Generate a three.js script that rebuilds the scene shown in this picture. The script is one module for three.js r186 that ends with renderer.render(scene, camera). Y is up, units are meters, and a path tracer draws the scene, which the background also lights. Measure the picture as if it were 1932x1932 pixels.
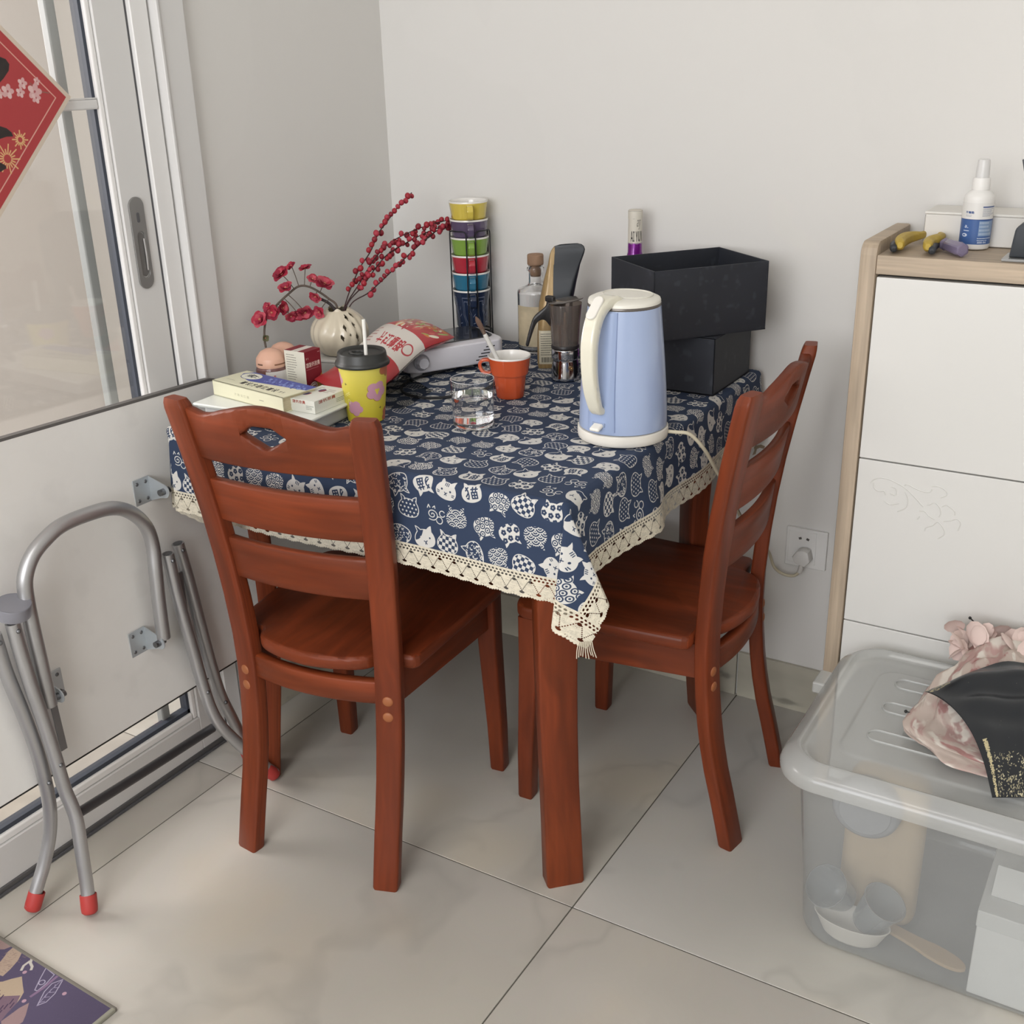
import * as THREE from 'three';
import { RoundedBoxGeometry } from 'three/addons/geometries/RoundedBoxGeometry.js';
import { mergeGeometries, mergeVertices, toCreasedNormals } from 'three/addons/utils/BufferGeometryUtils.js';
import { RectAreaLightUniformsLib } from 'three/addons/lights/RectAreaLightUniformsLib.js';

// ---------------------------------------------------------------- camera, sky, daylight, exposure
RectAreaLightUniformsLib.init();
const scene = new THREE.Scene();
const camera = new THREE.PerspectiveCamera(48.835, 1, 0.05, 60);
{
  const m = new THREE.Matrix4().makeBasis(
    new THREE.Vector3(0.85645, -0.025228, -0.515613).normalize(),
    new THREE.Vector3(-0.17516, 0.92535, -0.336223).normalize(),
    new THREE.Vector3(0.485605, 0.378272, 0.788098).normalize());
  camera.position.set(1.6259, 1.365, 2.1473);
  camera.quaternion.setFromRotationMatrix(m);
}
scene.background = new THREE.Color(0.80, 0.88, 1.0);          // overcast sky, seen only through the windows
scene.backgroundIntensity = 1.0;
const renderer = new THREE.WebGLRenderer({ antialias: true });
renderer.toneMapping = THREE.LinearToneMapping;
renderer.toneMappingExposure = 1.0;
renderer.shadowMap.enabled = true;
renderer.outputColorSpace = THREE.SRGBColorSpace;
function daylight(color, power, w, h, pos, look) {              // soft daylight entering at a window opening
  const l = new THREE.RectAreaLight(color, power, w, h);
  l.position.set(...pos); l.lookAt(...look); scene.add(l); return l;
}
daylight(0xf9f9fb, 7.4, 2.2, 1.5, [1.30, 1.72, 4.17], [1.30, 1.45, 0]);
daylight(0xfffcf8, 7.2, 0.62, 0.62, [1.0, 2.60, 2.55], [1.0, 0, 2.55]);     // the ceiling lamp's own light
daylight(0xfdf7f6, 17.0, 1.2, 1.3, [-1.97, 1.6, 1.6], [0, 1.3, 1.6]);

// ---------------------------------------------------------------- helpers
let seed = 20240611;
function rnd() { seed = (seed + 0x6D2B79F5) | 0; let t = Math.imul(seed ^ (seed >>> 15), 1 | seed); t = (t + Math.imul(t ^ (t >>> 7), 61 | t)) ^ t; return ((t ^ (t >>> 14)) >>> 0) / 4294967296; }
const rr = (a, b) => a + (b - a) * rnd();
const V = (x, y, z) => new THREE.Vector3(x, y, z);
const lerp = (a, b, t) => a + (b - a) * t;
const smooth = (a, b, x) => { const t = Math.min(1, Math.max(0, (x - a) / (b - a))); return t * t * (3 - 2 * t); };
function interp(tab, x) { if (x <= tab[0][0]) return tab[0][1]; for (let i = 1; i < tab.length; i++) if (x <= tab[i][0]) { const t = (x - tab[i - 1][0]) / (tab[i][0] - tab[i - 1][0]); return lerp(tab[i - 1][1], tab[i][1], t); } return tab[tab.length - 1][1]; }
function crv(tab, x) { // smooth Catmull-Rom through a table of [x, y]
  const n = tab.length; if (x <= tab[0][0]) return tab[0][1]; if (x >= tab[n - 1][0]) return tab[n - 1][1];
  let i = 1; while (tab[i][0] < x) i++;
  const p0 = tab[Math.max(0, i - 2)], p1 = tab[i - 1], p2 = tab[i], p3 = tab[Math.min(n - 1, i + 1)], h = p2[0] - p1[0], t = (x - p1[0]) / h;
  const m1 = (p2[1] - p0[1]) / (p2[0] - p0[0]) * h, m2 = (p3[1] - p1[1]) / (p3[0] - p1[0]) * h;
  return (2 * t ** 3 - 3 * t * t + 1) * p1[1] + (t ** 3 - 2 * t * t + t) * m1 + (-2 * t ** 3 + 3 * t * t) * p2[1] + (t ** 3 - t * t) * m2;
}
const used = {};
function numbered(name) { const n = used[name] = (used[name] ?? -1) + 1; return n ? name + '_' + String(n).padStart(3, '0') : name; }
function tag(o, label, category, group) { o.userData.label = label; o.userData.category = category; if (group) o.userData.group = group; return o; }
function thing(name, label, category, [x, y, z] = [0, 0, 0], turn = 0, group) {
  const o = new THREE.Group(); o.name = numbered(name); scene.add(o); o.position.set(x, y, z); o.rotation.y = turn;
  return tag(o, label, category, group);
}
function norm(g) { g = g.index ? g.toNonIndexed() : g; for (const k of Object.keys(g.attributes)) if (!['position', 'normal', 'uv'].includes(k)) g.deleteAttribute(k); if (!g.attributes.uv) g.setAttribute('uv', new THREE.BufferAttribute(new Float32Array(g.attributes.position.count * 2), 2)); if (!g.attributes.normal) g.computeVertexNormals(); g.morphAttributes = {}; return g; }
function merge(list) { return list.length === 1 ? list[0] : mergeGeometries(list.map(norm)); }
function part(name, geo, mat, parent, label) {
  const m = new THREE.Mesh(Array.isArray(geo) ? merge(geo) : geo, mat); m.name = parent ? name : numbered(name); m.castShadow = m.receiveShadow = true;
  (parent || scene).add(m); if (label) m.userData.label = label; return m;
}
function partn(name, geo, mat, parent, label) { // a part whose name may repeat in its thing
  const n = parent.children.filter((c) => c.name === name || c.name.startsWith(name + '_0')).length;
  return part(n ? name + '_' + String(n).padStart(3, '0') : name, geo, mat, parent, label);
}
function struct(name, geo, mat, parent) { const m = part(name, geo, mat, parent); m.userData.kind = 'structure'; return m; }
const mv = (g, x, y, z) => g.translate(x, y, z);
const box = (w, h, d, x = 0, y = 0, z = 0) => new THREE.BoxGeometry(w, h, d).translate(x, y, z);
const rbox = (w, h, d, r, x = 0, y = 0, z = 0, s = 3) => new RoundedBoxGeometry(w, h, d, s, Math.min(r, w / 2.01, h / 2.01, d / 2.01)).translate(x, y, z);
const bx = (x0, x1, y0, y1, z0, z1) => box(x1 - x0, y1 - y0, z1 - z0, (x0 + x1) / 2, (y0 + y1) / 2, (z0 + z1) / 2);
const rbx = (x0, x1, y0, y1, z0, z1, r = 0.002) => rbox(x1 - x0, y1 - y0, z1 - z0, r, (x0 + x1) / 2, (y0 + y1) / 2, (z0 + z1) / 2, 2);
const cyl = (r0, r1, h, s = 24, x = 0, y = 0, z = 0) => new THREE.CylinderGeometry(r1, r0, h, s).translate(x, y, z); // r0 below, r1 above
const sph = (r, s = 16, x = 0, y = 0, z = 0) => new THREE.SphereGeometry(r, s, Math.ceil(s * 0.7)).translate(x, y, z);
const lathe = (pts, seg = 48) => new THREE.LatheGeometry(pts.map((p) => new THREE.Vector2(Math.max(p[0], 0.00001), p[1])), seg);
// surface from rows of points; closed in u if wanted
function gridGeo(rows, closeU = false, uvf) {
  const nv = rows.length, nu = rows[0].length, pos = [], uv = [], idx = [];
  rows.forEach((r, j) => r.forEach((p, i) => { pos.push(p.x, p.y, p.z); const t = uvf ? uvf(i, j) : [i / (nu - 1), j / (nv - 1)]; uv.push(t[0], t[1]); }));
  for (let j = 0; j < nv - 1; j++) for (let i = 0; i < nu - (closeU ? 0 : 1); i++) { const a = j * nu + i, b = j * nu + (i + 1) % nu, c = a + nu, d = b + nu; idx.push(a, b, d, a, d, c); }
  const g = new THREE.BufferGeometry(); g.setAttribute('position', new THREE.Float32BufferAttribute(pos, 3)); g.setAttribute('uv', new THREE.Float32BufferAttribute(uv, 2)); g.setIndex(idx); g.computeVertexNormals(); return g;
}
// closed loft of loops (each an array of points); flat caps with their own normals
function loft(loops, caps = true, uvf) {
  const parts = [gridGeo(loops, true, uvf)];
  if (caps) for (const [k, flip] of [[0, 1], [loops.length - 1, 0]]) {
    const L = loops[k], c = L.reduce((a, p) => a.add(p), V(0, 0, 0)).divideScalar(L.length), pos = [];
    for (let i = 0; i < L.length; i++) { const a = L[i], b = L[(i + 1) % L.length]; for (const p of flip ? [c, b, a] : [c, a, b]) pos.push(p.x, p.y, p.z); }
    const g = new THREE.BufferGeometry(); g.setAttribute('position', new THREE.Float32BufferAttribute(pos, 3)); g.computeVertexNormals(); parts.push(g);
  }
  return merge(parts);
}
function roundLoop(w, t, r, n = 3) { // rounded rectangle as 2-D points
  const out = []; r = Math.min(r, w / 2 - 1e-5, t / 2 - 1e-5);
  for (const [sx, sy, a0] of [[1, 1, 0], [-1, 1, 90], [-1, -1, 180], [1, -1, 270]]) for (let k = 0; k <= n; k++) { const a = (a0 + 90 * k / n) * Math.PI / 180; out.push([sx * (w / 2 - r) + r * Math.cos(a), sy * (t / 2 - r) + r * Math.sin(a)]); }
  return out;
}
// upright member: rounded-rectangle sections in horizontal planes, f(y) -> {x, z, w, t, a}
function post(ys, f, rad = 0.004) {
  const loops = ys.map((y) => { const s = f(y), ca = Math.cos(s.a || 0), sa = Math.sin(s.a || 0); return roundLoop(s.w, s.t, s.r ?? rad).map(([p, q]) => V(s.x + p * ca + q * sa, y, s.z - p * sa + q * ca)).reverse(); });
  const ox = rnd(), oy = rnd(), per = [0]; loops[1].forEach((p, i, L) => per.push(per[i] + p.distanceTo(L[(i + 1) % L.length])));
  return toCreasedNormals(loft(loops, true, (i, j) => [ys[j] + ox, per[i] + oy]), 0.6);
}
function tube(pts, r, seg = 40, rad = 10, closed = false, tension = 0.5) {
  const c = new THREE.CatmullRomCurve3(pts.map((p) => p.isVector3 ? p : V(...p)), closed, 'catmullrom', tension), g = new THREE.TubeGeometry(c, seg, r, rad, closed);
  if (closed) return g;
  const caps = [0, 1].map((t) => { const k = new THREE.CircleGeometry(r, rad), d = c.getTangentAt(t).multiplyScalar(t ? 1 : -1); k.applyQuaternion(new THREE.Quaternion().setFromUnitVectors(V(0, 0, 1), d)); const p = c.getPointAt(t); return k.translate(p.x, p.y, p.z); });
  return merge([g, ...caps]);
}
function extr(shape, depth, bevel = 0, seg = 12) { return new THREE.ExtrudeGeometry(shape, { depth: depth - 2 * bevel, bevelEnabled: bevel > 0, bevelThickness: bevel, bevelSize: bevel, bevelOffset: -bevel, bevelSegments: 2, curveSegments: seg }).translate(0, 0, bevel); }
function poly(pts) { const s = new THREE.Shape(); pts.forEach((p, i) => i ? s.lineTo(p[0], p[1]) : s.moveTo(p[0], p[1])); s.closePath(); return s; }
// box-projected uv in metres with the grain along one axis (0 x, 1 y, 2 z)
function grainUV(g, axis, ox = 0, oy = 0) {
  g = norm(g); const p = g.attributes.position, n = g.attributes.normal, uv = new Float32Array(p.count * 2);
  for (let i = 0; i < p.count; i += 3) {
    const s = [0, 0, 0]; for (let k = 0; k < 3; k++) { s[0] += Math.abs(n.getX(i + k)); s[1] += Math.abs(n.getY(i + k)); s[2] += Math.abs(n.getZ(i + k)); }
    let d = s.indexOf(Math.max(...s)), others = [0, 1, 2].filter((k) => k !== d), u = others.includes(axis) ? axis : others[0], v = others.find((k) => k !== u);
    for (let k = 0; k < 3; k++) { const q = [p.getX(i + k), p.getY(i + k), p.getZ(i + k)]; uv[(i + k) * 2] = q[u] + ox; uv[(i + k) * 2 + 1] = q[v] + oy + d * 0.13; }
  }
  g.setAttribute('uv', new THREE.BufferAttribute(uv, 2)); return g;
}
// ---------------------------------------------------------------- textures
function canvasTex(w, h, draw, srgb = true, rep) {
  const c = document.createElement('canvas'); c.width = w; c.height = h; draw(c.getContext('2d'), w, h);
  const t = new THREE.CanvasTexture(c); t.colorSpace = srgb ? THREE.SRGBColorSpace : THREE.NoColorSpace; t.wrapS = t.wrapT = THREE.RepeatWrapping; t.anisotropy = 8; if (rep) t.repeat.set(...rep); return t;
}
const hash2 = (x, y, s) => { let h = Math.imul(x | 0, 374761393) + Math.imul(y | 0, 668265263) + Math.imul(s | 0, 974711); h = Math.imul(h ^ (h >>> 13), 1274126177); return ((h ^ (h >>> 16)) >>> 0) / 4294967296; };
function vnoise(x, y, px, py, s) { const xi = Math.floor(x), yi = Math.floor(y), fx = x - xi, fy = y - yi, m = (a, n) => ((a % n) + n) % n, u = fx * fx * (3 - 2 * fx), v = fy * fy * (3 - 2 * fy), h = (i, j) => hash2(m(i, px), m(j, py), s); return lerp(lerp(h(xi, yi), h(xi + 1, yi), u), lerp(h(xi, yi + 1), h(xi + 1, yi + 1), u), v); }
function fbm(u, v, f, s, oct = 4, fy = f) { let a = 0.5, t = 0, k = 0; for (let o = 0; o < oct; o++) { t += a * vnoise(u * f, v * fy, f, fy, s + o * 17); k += a; a *= 0.5; f *= 2; fy *= 2; } return t / k; }
function pixTex(w, h, f, srgb = true, rep) { // f(u, v) -> [r, g, b] 0..255, periodic
  const d = new Uint8Array(w * h * 4); for (let j = 0; j < h; j++) for (let i = 0; i < w; i++) { const c = f(i / w, j / h), k = (j * w + i) * 4; d[k] = Math.max(0, Math.min(255, c[0])); d[k + 1] = Math.max(0, Math.min(255, c[1])); d[k + 2] = Math.max(0, Math.min(255, c[2])); d[k + 3] = 255; }
  const t = new THREE.DataTexture(d, w, h); t.magFilter = THREE.LinearFilter; t.minFilter = THREE.LinearFilter; t.wrapS = t.wrapT = THREE.RepeatWrapping; t.colorSpace = srgb ? THREE.SRGBColorSpace : THREE.NoColorSpace; if (rep) t.repeat.set(...rep); t.needsUpdate = true; return t;
}
const std = (color, rough = 0.6, o = {}) => new THREE.MeshStandardMaterial({ color, roughness: rough, ...o });
const phy = (color, rough = 0.4, o = {}) => new THREE.MeshPhysicalMaterial({ color, roughness: rough, ...o });
const cherryTex = pixTex(512, 512, (u, v) => { const w = fbm(u, v, 2, 5, 3, 4) * 0.22; const g = fbm(u, v + w, 3, 11, 4, 26), f = fbm(u, v, 6, 31, 3, 90), b = fbm(u, v, 2, 77, 3, 3); const k = 0.72 + 0.38 * g + 0.14 * (f - 0.5) + 0.22 * (b - 0.5); return [125 * k, 57 * k * (0.95 + 0.1 * b), 30 * k]; }, true, [1.6, 1.6]);
const cherryRough = pixTex(128, 128, (u, v) => { const k = 95 + 70 * fbm(u, v, 5, 9, 3, 20); return [k, k, k]; }, false, [1.6, 1.6]);
const M = {
  cherry: phy(0xffffff, 0.9, { map: cherryTex, roughnessMap: cherryRough, clearcoat: 0.10, clearcoatRoughness: 0.3, specularIntensity: 0.45 }),
  plug: std(0x9a5c36, 0.5),
  chrome: std(0xd8d8da, 0.12, { metalness: 1 }),
  steel: std(0xb4b4b5, 0.42, { metalness: 0.85 }),
  black: std(0x1c1c1e, 0.45),
  blackMatt: std(0x202124, 0.75),
  white: std(0xe6e4df, 0.45),
};
// ---------------------------------------------------------------- the room
const wallBump = pixTex(256, 256, (u, v) => { const k = 128 + 60 * (fbm(u, v, 24, 3, 3) - 0.5); return [k, k, k]; }, false, [1.5, 1.5]);
const wallMap = pixTex(256, 256, (u, v) => { const k = 1 + 0.03 * (fbm(u, v, 3, 21, 4) - 0.5); return [221 * k, 219 * k, 215 * k]; }, true, [0.5, 0.5]);
M.wall = std(0xffffff, 0.85, { map: wallMap, bumpMap: wallBump, bumpScale: 0.0004 });
M.ceil = std(0xe4e2dd, 0.9);
M.upvc = std(0xd9d8d6, 0.38);
M.groove = std(0x565659, 0.6);
M.gasket = std(0x3a404c, 0.6);
const wallUV = (g, ax = 0) => grainUV(g, ax);
struct('wall_back', wallUV(bx(-2.1, 3.7, 0.0, 2.7, -0.12, 0)), M.wall);
struct('wall_left', wallUV(merge([bx(-0.12, 0, 0, 2.7, 0, 0.6), bx(-0.12, 0, 2.12, 2.7, 0.6, 2.6), bx(-0.12, 0, 0, 2.7, 2.6, 4.2)]), 2), M.wall);
struct('wall_right', wallUV(bx(3.58, 3.7, 0, 2.7, 0, 4.2), 2), M.wall);
struct('wall_front', wallUV(merge([bx(-2.1, 0.2, 0, 2.7, 4.2, 4.32), bx(2.4, 3.7, 0, 2.7, 4.2, 4.32), bx(0.2, 2.4, 0, 0.95, 4.2, 4.32), bx(0.2, 2.4, 2.5, 2.7, 4.2, 4.32)])), M.wall);
struct('ceiling', bx(-2.1, 3.7, 2.7, 2.82, -0.12, 4.32), M.ceil);
// the room beyond the sliding door, lit by a window of its own
struct('wall_beyond', wallUV(merge([bx(-2.1, -1.98, 0, 0.9, 0, 4.2), bx(-2.1, -1.98, 2.3, 2.7, 0, 4.2), bx(-2.1, -1.98, 0.9, 2.3, 0, 0.95), bx(-2.1, -1.98, 0.9, 2.3, 2.25, 4.2)]), 2), M.wall);
struct('wall_beyond_return', wallUV(bx(-1.25, -1.1, 0, 2.7, 0, 0.72), 2), std(0xdad6d2, 0.8));
const win1 = struct('window_1', merge([bx(0.2, 2.4, 0.95, 1.0, 4.2, 4.28), bx(0.2, 2.4, 2.45, 2.5, 4.2, 4.28), bx(0.2, 0.26, 1.0, 2.45, 4.2, 4.28), bx(2.34, 2.4, 1.0, 2.45, 4.2, 4.28), bx(1.27, 1.33, 1.0, 2.45, 4.2, 4.28)]), M.upvc);
part('window_pane', box(2.08, 1.45, 0.004, 1.3, 1.725, 4.24), phy(0xffffff, 0, { transmission: 1, thickness: 0, ior: 1.5 }), win1);
// floor: polished tiles, 0.8 m square, laid with a hair joint
const tileMap = pixTex(1024, 1024, (u, v) => {
  const a = fbm(u, v, 3, 5, 5), b = fbm(u, v, 5, 41, 4), c = fbm(u + 0.15 * a, v + 0.15 * b, 4, 77, 5), o = fbm(u, v, 6, 91, 3);
  const vein = Math.max(0, 1 - Math.abs(c - 0.5) * 26) * 0.045, k = 0.93 + 0.16 * (a - 0.5) - vein, w = smooth(0.5, 0.8, o) * 0.022;
  return [205 * k * (1 + w), 202 * k * (1 + w * 0.2), 195 * k * (1 - w) + 5 * (b - 0.5)];
});
const tileMats = [0, 1, 2, 3, 4, 5].map((i) => { const t = tileMap.clone(); t.offset.set(rnd(), rnd()); t.repeat.set(0.62, 0.62); t.rotation = i * 1.3; t.needsUpdate = true; return phy([0xffffff, 0xfaf8f4, 0xf6f6f4, 0xfdfaf6, 0xf4f3ef, 0xffffff][i], 0.33, { map: t, specularIntensity: 0.75 }); });
const floor = new THREE.Group(); floor.name = 'floor'; floor.userData.kind = 'structure'; scene.add(floor);
part('grout_bed', bx(-2.1, 3.7, -0.06, -0.0012, -0.12, 4.32), std(0x5a5750, 0.9), floor);
{
  const x0 = 0.092 - 0.8 * 3, z0 = -0.006 - 0.8;
  const g = rbox(0.7976, 0.012, 0.7976, 0.0009, 0, -0.006, 0, 1); const p = g.attributes.position, uv = new Float32Array(p.count * 2); for (let i = 0; i < p.count; i++) { uv[i * 2] = p.getX(i); uv[i * 2 + 1] = p.getZ(i); } g.setAttribute('uv', new THREE.BufferAttribute(uv, 2));
  for (let i = 0; i < 8; i++) for (let j = 0; j < 7; j++) { const xa = x0 + i * 0.8, za = z0 + j * 0.8; if (xa > 3.6 || za > 4.2 || za < -0.9 || (xa + .8 < -2)) continue; const t = partn('tile', g, tileMats[Math.floor(rnd() * 6)], floor); t.position.set(xa + 0.4, 0, za + 0.4); t.rotation.y = Math.floor(rnd() * 4) * Math.PI / 2; }
}
// skirting of floor tile along the back wall and the short left wall
const skirtTex = pixTex(256, 128, (u, v) => { const k = 0.9 + 0.2 * (fbm(u, v, 4, 7, 4) - 0.5), d = smooth(0.62, 0.8, fbm(u, v, 9, 57, 4)) * 0.22; return [208 * k * (1 - d), 203 * k * (1 - d), 186 * k * (1 - d)]; }, true, [1.6, 4]);
M.skirt = std(0xffffff, 0.45, { map: skirtTex });
const sk = new THREE.Group(); sk.name = 'baseboard_back'; sk.userData.kind = 'structure'; scene.add(sk);
for (const [a, b] of [[0.012, 0.09], [0.092, 0.49], [0.492, 0.89], [0.892, 1.29], [1.292, 1.69], [1.692, 2.49], [2.492, 3.57]]) partn('tile', grainUV(rbx(a, b - 0.002, 0.0, 0.111, 0.0005, 0.009, 0.0015), 0), M.skirt, sk);
struct('baseboard_left', grainUV(rbx(0.0005, 0.009, 0, 0.111, 0.012, 0.584, 0.0015), 2), M.skirt);

// sliding door: architrave, jamb, two sashes with panes and a glazing bar
const door = new THREE.Group(); door.name = 'door_1'; door.userData.kind = 'structure'; scene.add(door);
const DT = 2.12;
part('architrave', [rbx(-0.02, 0.016, 0, DT, 0.586, 0.648, 0.003), rbx(-0.01, 0.021, 0, DT, 0.6475, 0.654, 0.002), rbx(-0.02, 0.016, DT, DT + 0.06, 0.586, 2.66, 0.003), rbx(-0.02, 0.016, 0, DT, 2.6, 2.66, 0.003)], M.upvc, door);
part('jamb', [bx(-0.12, -0.004, 0, DT, 0.6, 0.66), rbx(-0.10, 0.004, 0, DT, 0.659, 0.697, 0.002), bx(-0.12, -0.004, DT - 0.04, DT, 0.66, 2.6), bx(-0.12, 0, 0, DT, 2.54, 2.6)], std(0xe8e7e5, 0.35), door);
part('jamb_groove', bx(-0.09, -0.006, 0.0, DT, 0.694, 0.702), M.groove, door);
part('threshold', [rbx(-0.11, 0.0, 0.001, 0.016, 0.66, 2.6, 0.002)], std(0x6b6b6c, 0.4, { metalness: 0.6 }), door);
part('threshold_seam', bx(-0.04, 0.003, 0.0015, 0.006, 0.65, 2.6), M.groove, door);
function sash(name, z0, z1, xf, st) { // xf: room-side face
  const g = new THREE.Group(); g.name = name; door.add(g);
  part('stile', [rbx(xf - 0.04, xf, 0.012, DT - 0.03, z0, z0 + st, 0.002), rbx(xf - 0.04, xf, 0.012, DT - 0.03, z1 - st, z1, 0.002)], M.upvc, g);
  part('rail', [rbx(xf - 0.04, xf, 0.012, 0.092, z0 + st, z1 - st, 0.002), rbx(xf - 0.04, xf, DT - 0.11, DT - 0.03, z0 + st, z1 - st, 0.002)], M.upvc, g);
  part('glazing_bead', [rbx(xf - 0.034, xf - 0.004, 0.092, DT - 0.11, z0 + st, z0 + st + 0.012, 0.004), rbx(xf - 0.034, xf - 0.004, 0.092, DT - 0.11, z1 - st - 0.012, z1 - st, 0.004), rbx(xf - 0.034, xf - 0.004, 0.092, 0.108, z0 + st + .012, z1 - st - .012, 0.004)], std(0xefeeec, 0.35), g);
  part('gasket', [bx(xf - 0.03, xf - 0.011, 0.108, DT - 0.11, z0 + st + 0.012, z0 + st + 0.0185), bx(xf - 0.03, xf - 0.011, 0.108, DT - 0.11, z1 - st - 0.0185, z1 - st - 0.012), bx(xf - 0.03, xf - 0.011, 0.108, 0.117, z0 + st + .012, z1 - st - .02)], M.gasket, g);
  part('pane', bx(xf - 0.020, xf - 0.016, 0.11, DT - 0.112, z0 + st + 0.014, z1 - st - 0.014), phy(0xf7f7f6, 0.03, { transmission: 1, thickness: 0, ior: 1.5 }), g);
  return g;
}
const s1 = sash('sash', 0.702, 1.66, -0.004, 0.068);
sash('sash_001', 1.58, 2.54, -0.052, 0.068);
part('glazing_bar', [rbx(-0.016, -0.008, 1.292, 1.308, 0.783, 1.57, 0.003), bx(-0.0158, -0.009, 1.3085, 1.3105, 0.784, 1.57)], M.upvc, s1);
part('inner_bar', rbx(-0.046, -0.028, 0.1, DT - 0.11, 0.822, 0.842, 0.003), std(0xa4a8a8, 0.4), door);
// recessed grey pull with a key slot
{
  const st = (r, h) => { const s = new THREE.Shape(); s.absarc(0, h, r, 0, Math.PI); s.absarc(0, -h, r, Math.PI, Math.PI * 2); s.closePath(); return s; };
  const pull = new THREE.Group(); pull.name = 'door_handle'; s1.add(pull); pull.position.set(-0.004, 1.064, 0.741); pull.rotation.y = Math.PI / 2;
  const pl = st(0.0165, 0.064); const hole = new THREE.Path(); hole.absarc(0.001, 0.012, 0.0085, 0, Math.PI); hole.absarc(0.001, -0.052, 0.0085, Math.PI, Math.PI * 2); hole.closePath(); pl.holes.push(hole);
  part('pull_plate', extr(pl, 0.0035, 0.0008), std(0x8f8e8c, 0.42, { metalness: 0.55 }), pull);
  part('pull_recess', [extr(st(0.0078, 0.031), 0.0006).translate(0.001, -0.02, 0.0003)], std(0x7d7b79, 0.4, { metalness: 0.5 }), pull);
  part('pull_grip', [tube([V(0.0065, 0.008, 0.003), V(0.0068, -0.02, 0.0036), V(0.0065, -0.048, 0.003)], 0.0022, 16, 8)], std(0xb4b2b0, 0.3, { metalness: 0.8 }), pull);
  part('key_slot', extr(st(0.0032, 0.0055), 0.001).translate(0, 0.045, 0.003), M.groove, pull);
}

{ // the ceiling lamp, above and behind the viewer
  const t = thing('ceiling_lamp', 'square white ceiling lamp above the viewer, out of the photo', 'ceiling lamp', [1.0, 2.7, 2.55]);
  part('housing', rbox(0.7, 0.05, 0.7, 0.01, 0, -0.026, 0), std(0xe8e8e6, 0.5), t);
  part('diffuser', rbox(0.64, 0.03, 0.64, 0.01, 0, -0.062, 0), std(0xf4f2ee, 0.6, { emissive: 0xfffaf2, emissiveIntensity: 1.0 }), t);
}
// ---------------------------------------------------------------- cherry-stained dining chairs
const stileZ = (y) => crv([[0, 0.006], [0.08, -0.012], [0.18, -0.036], [0.3, -0.052], [0.42, -0.056], [0.6, -0.042], [0.75, -0.018], [0.87, 0.006]], y);
const stileX = (y) => crv([[0, 0.146], [0.2, 0.142], [0.4, 0.145], [0.6, 0.156], [0.87, 0.1745]], y);
function slat(hw, yb, yt, t, sag, off = 0, nx = 22, x0 = -1, x1 = 1, h0 = 0) { // bent back slat, both edges functions of x
  const loops = [];
  for (let i = 0; i <= nx; i++) {
    const h = h0 || hw(0.5 * (yb(0) + yt(0))), x = lerp(x0, x1, i / nx) * h, a = yb(x), b = yt(x), r = Math.min(0.004, (b - a) / 3), L = [];
    const zc = (y) => stileZ(y) + sag * (1 - (x / h) ** 2) + off;
    const ys = [a, a + r * 0.35, a + r, lerp(a, b, 0.33), lerp(a, b, 0.66), b - r, b - r * 0.35, b], ts = [t / 2 - r, t / 2 - r * 0.35, t / 2, t / 2, t / 2, t / 2, t / 2 - r * 0.35, t / 2 - r];
    ys.forEach((y, k) => L.push(V(x, y, zc(y) + ts[k]))); ys.slice().reverse().forEach((y, k) => L.push(V(x, y, zc(y) - ts[7 - k])));
    loops.push(L);
  }
  return toCreasedNormals(loft(loops), 0.7);
}
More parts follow.
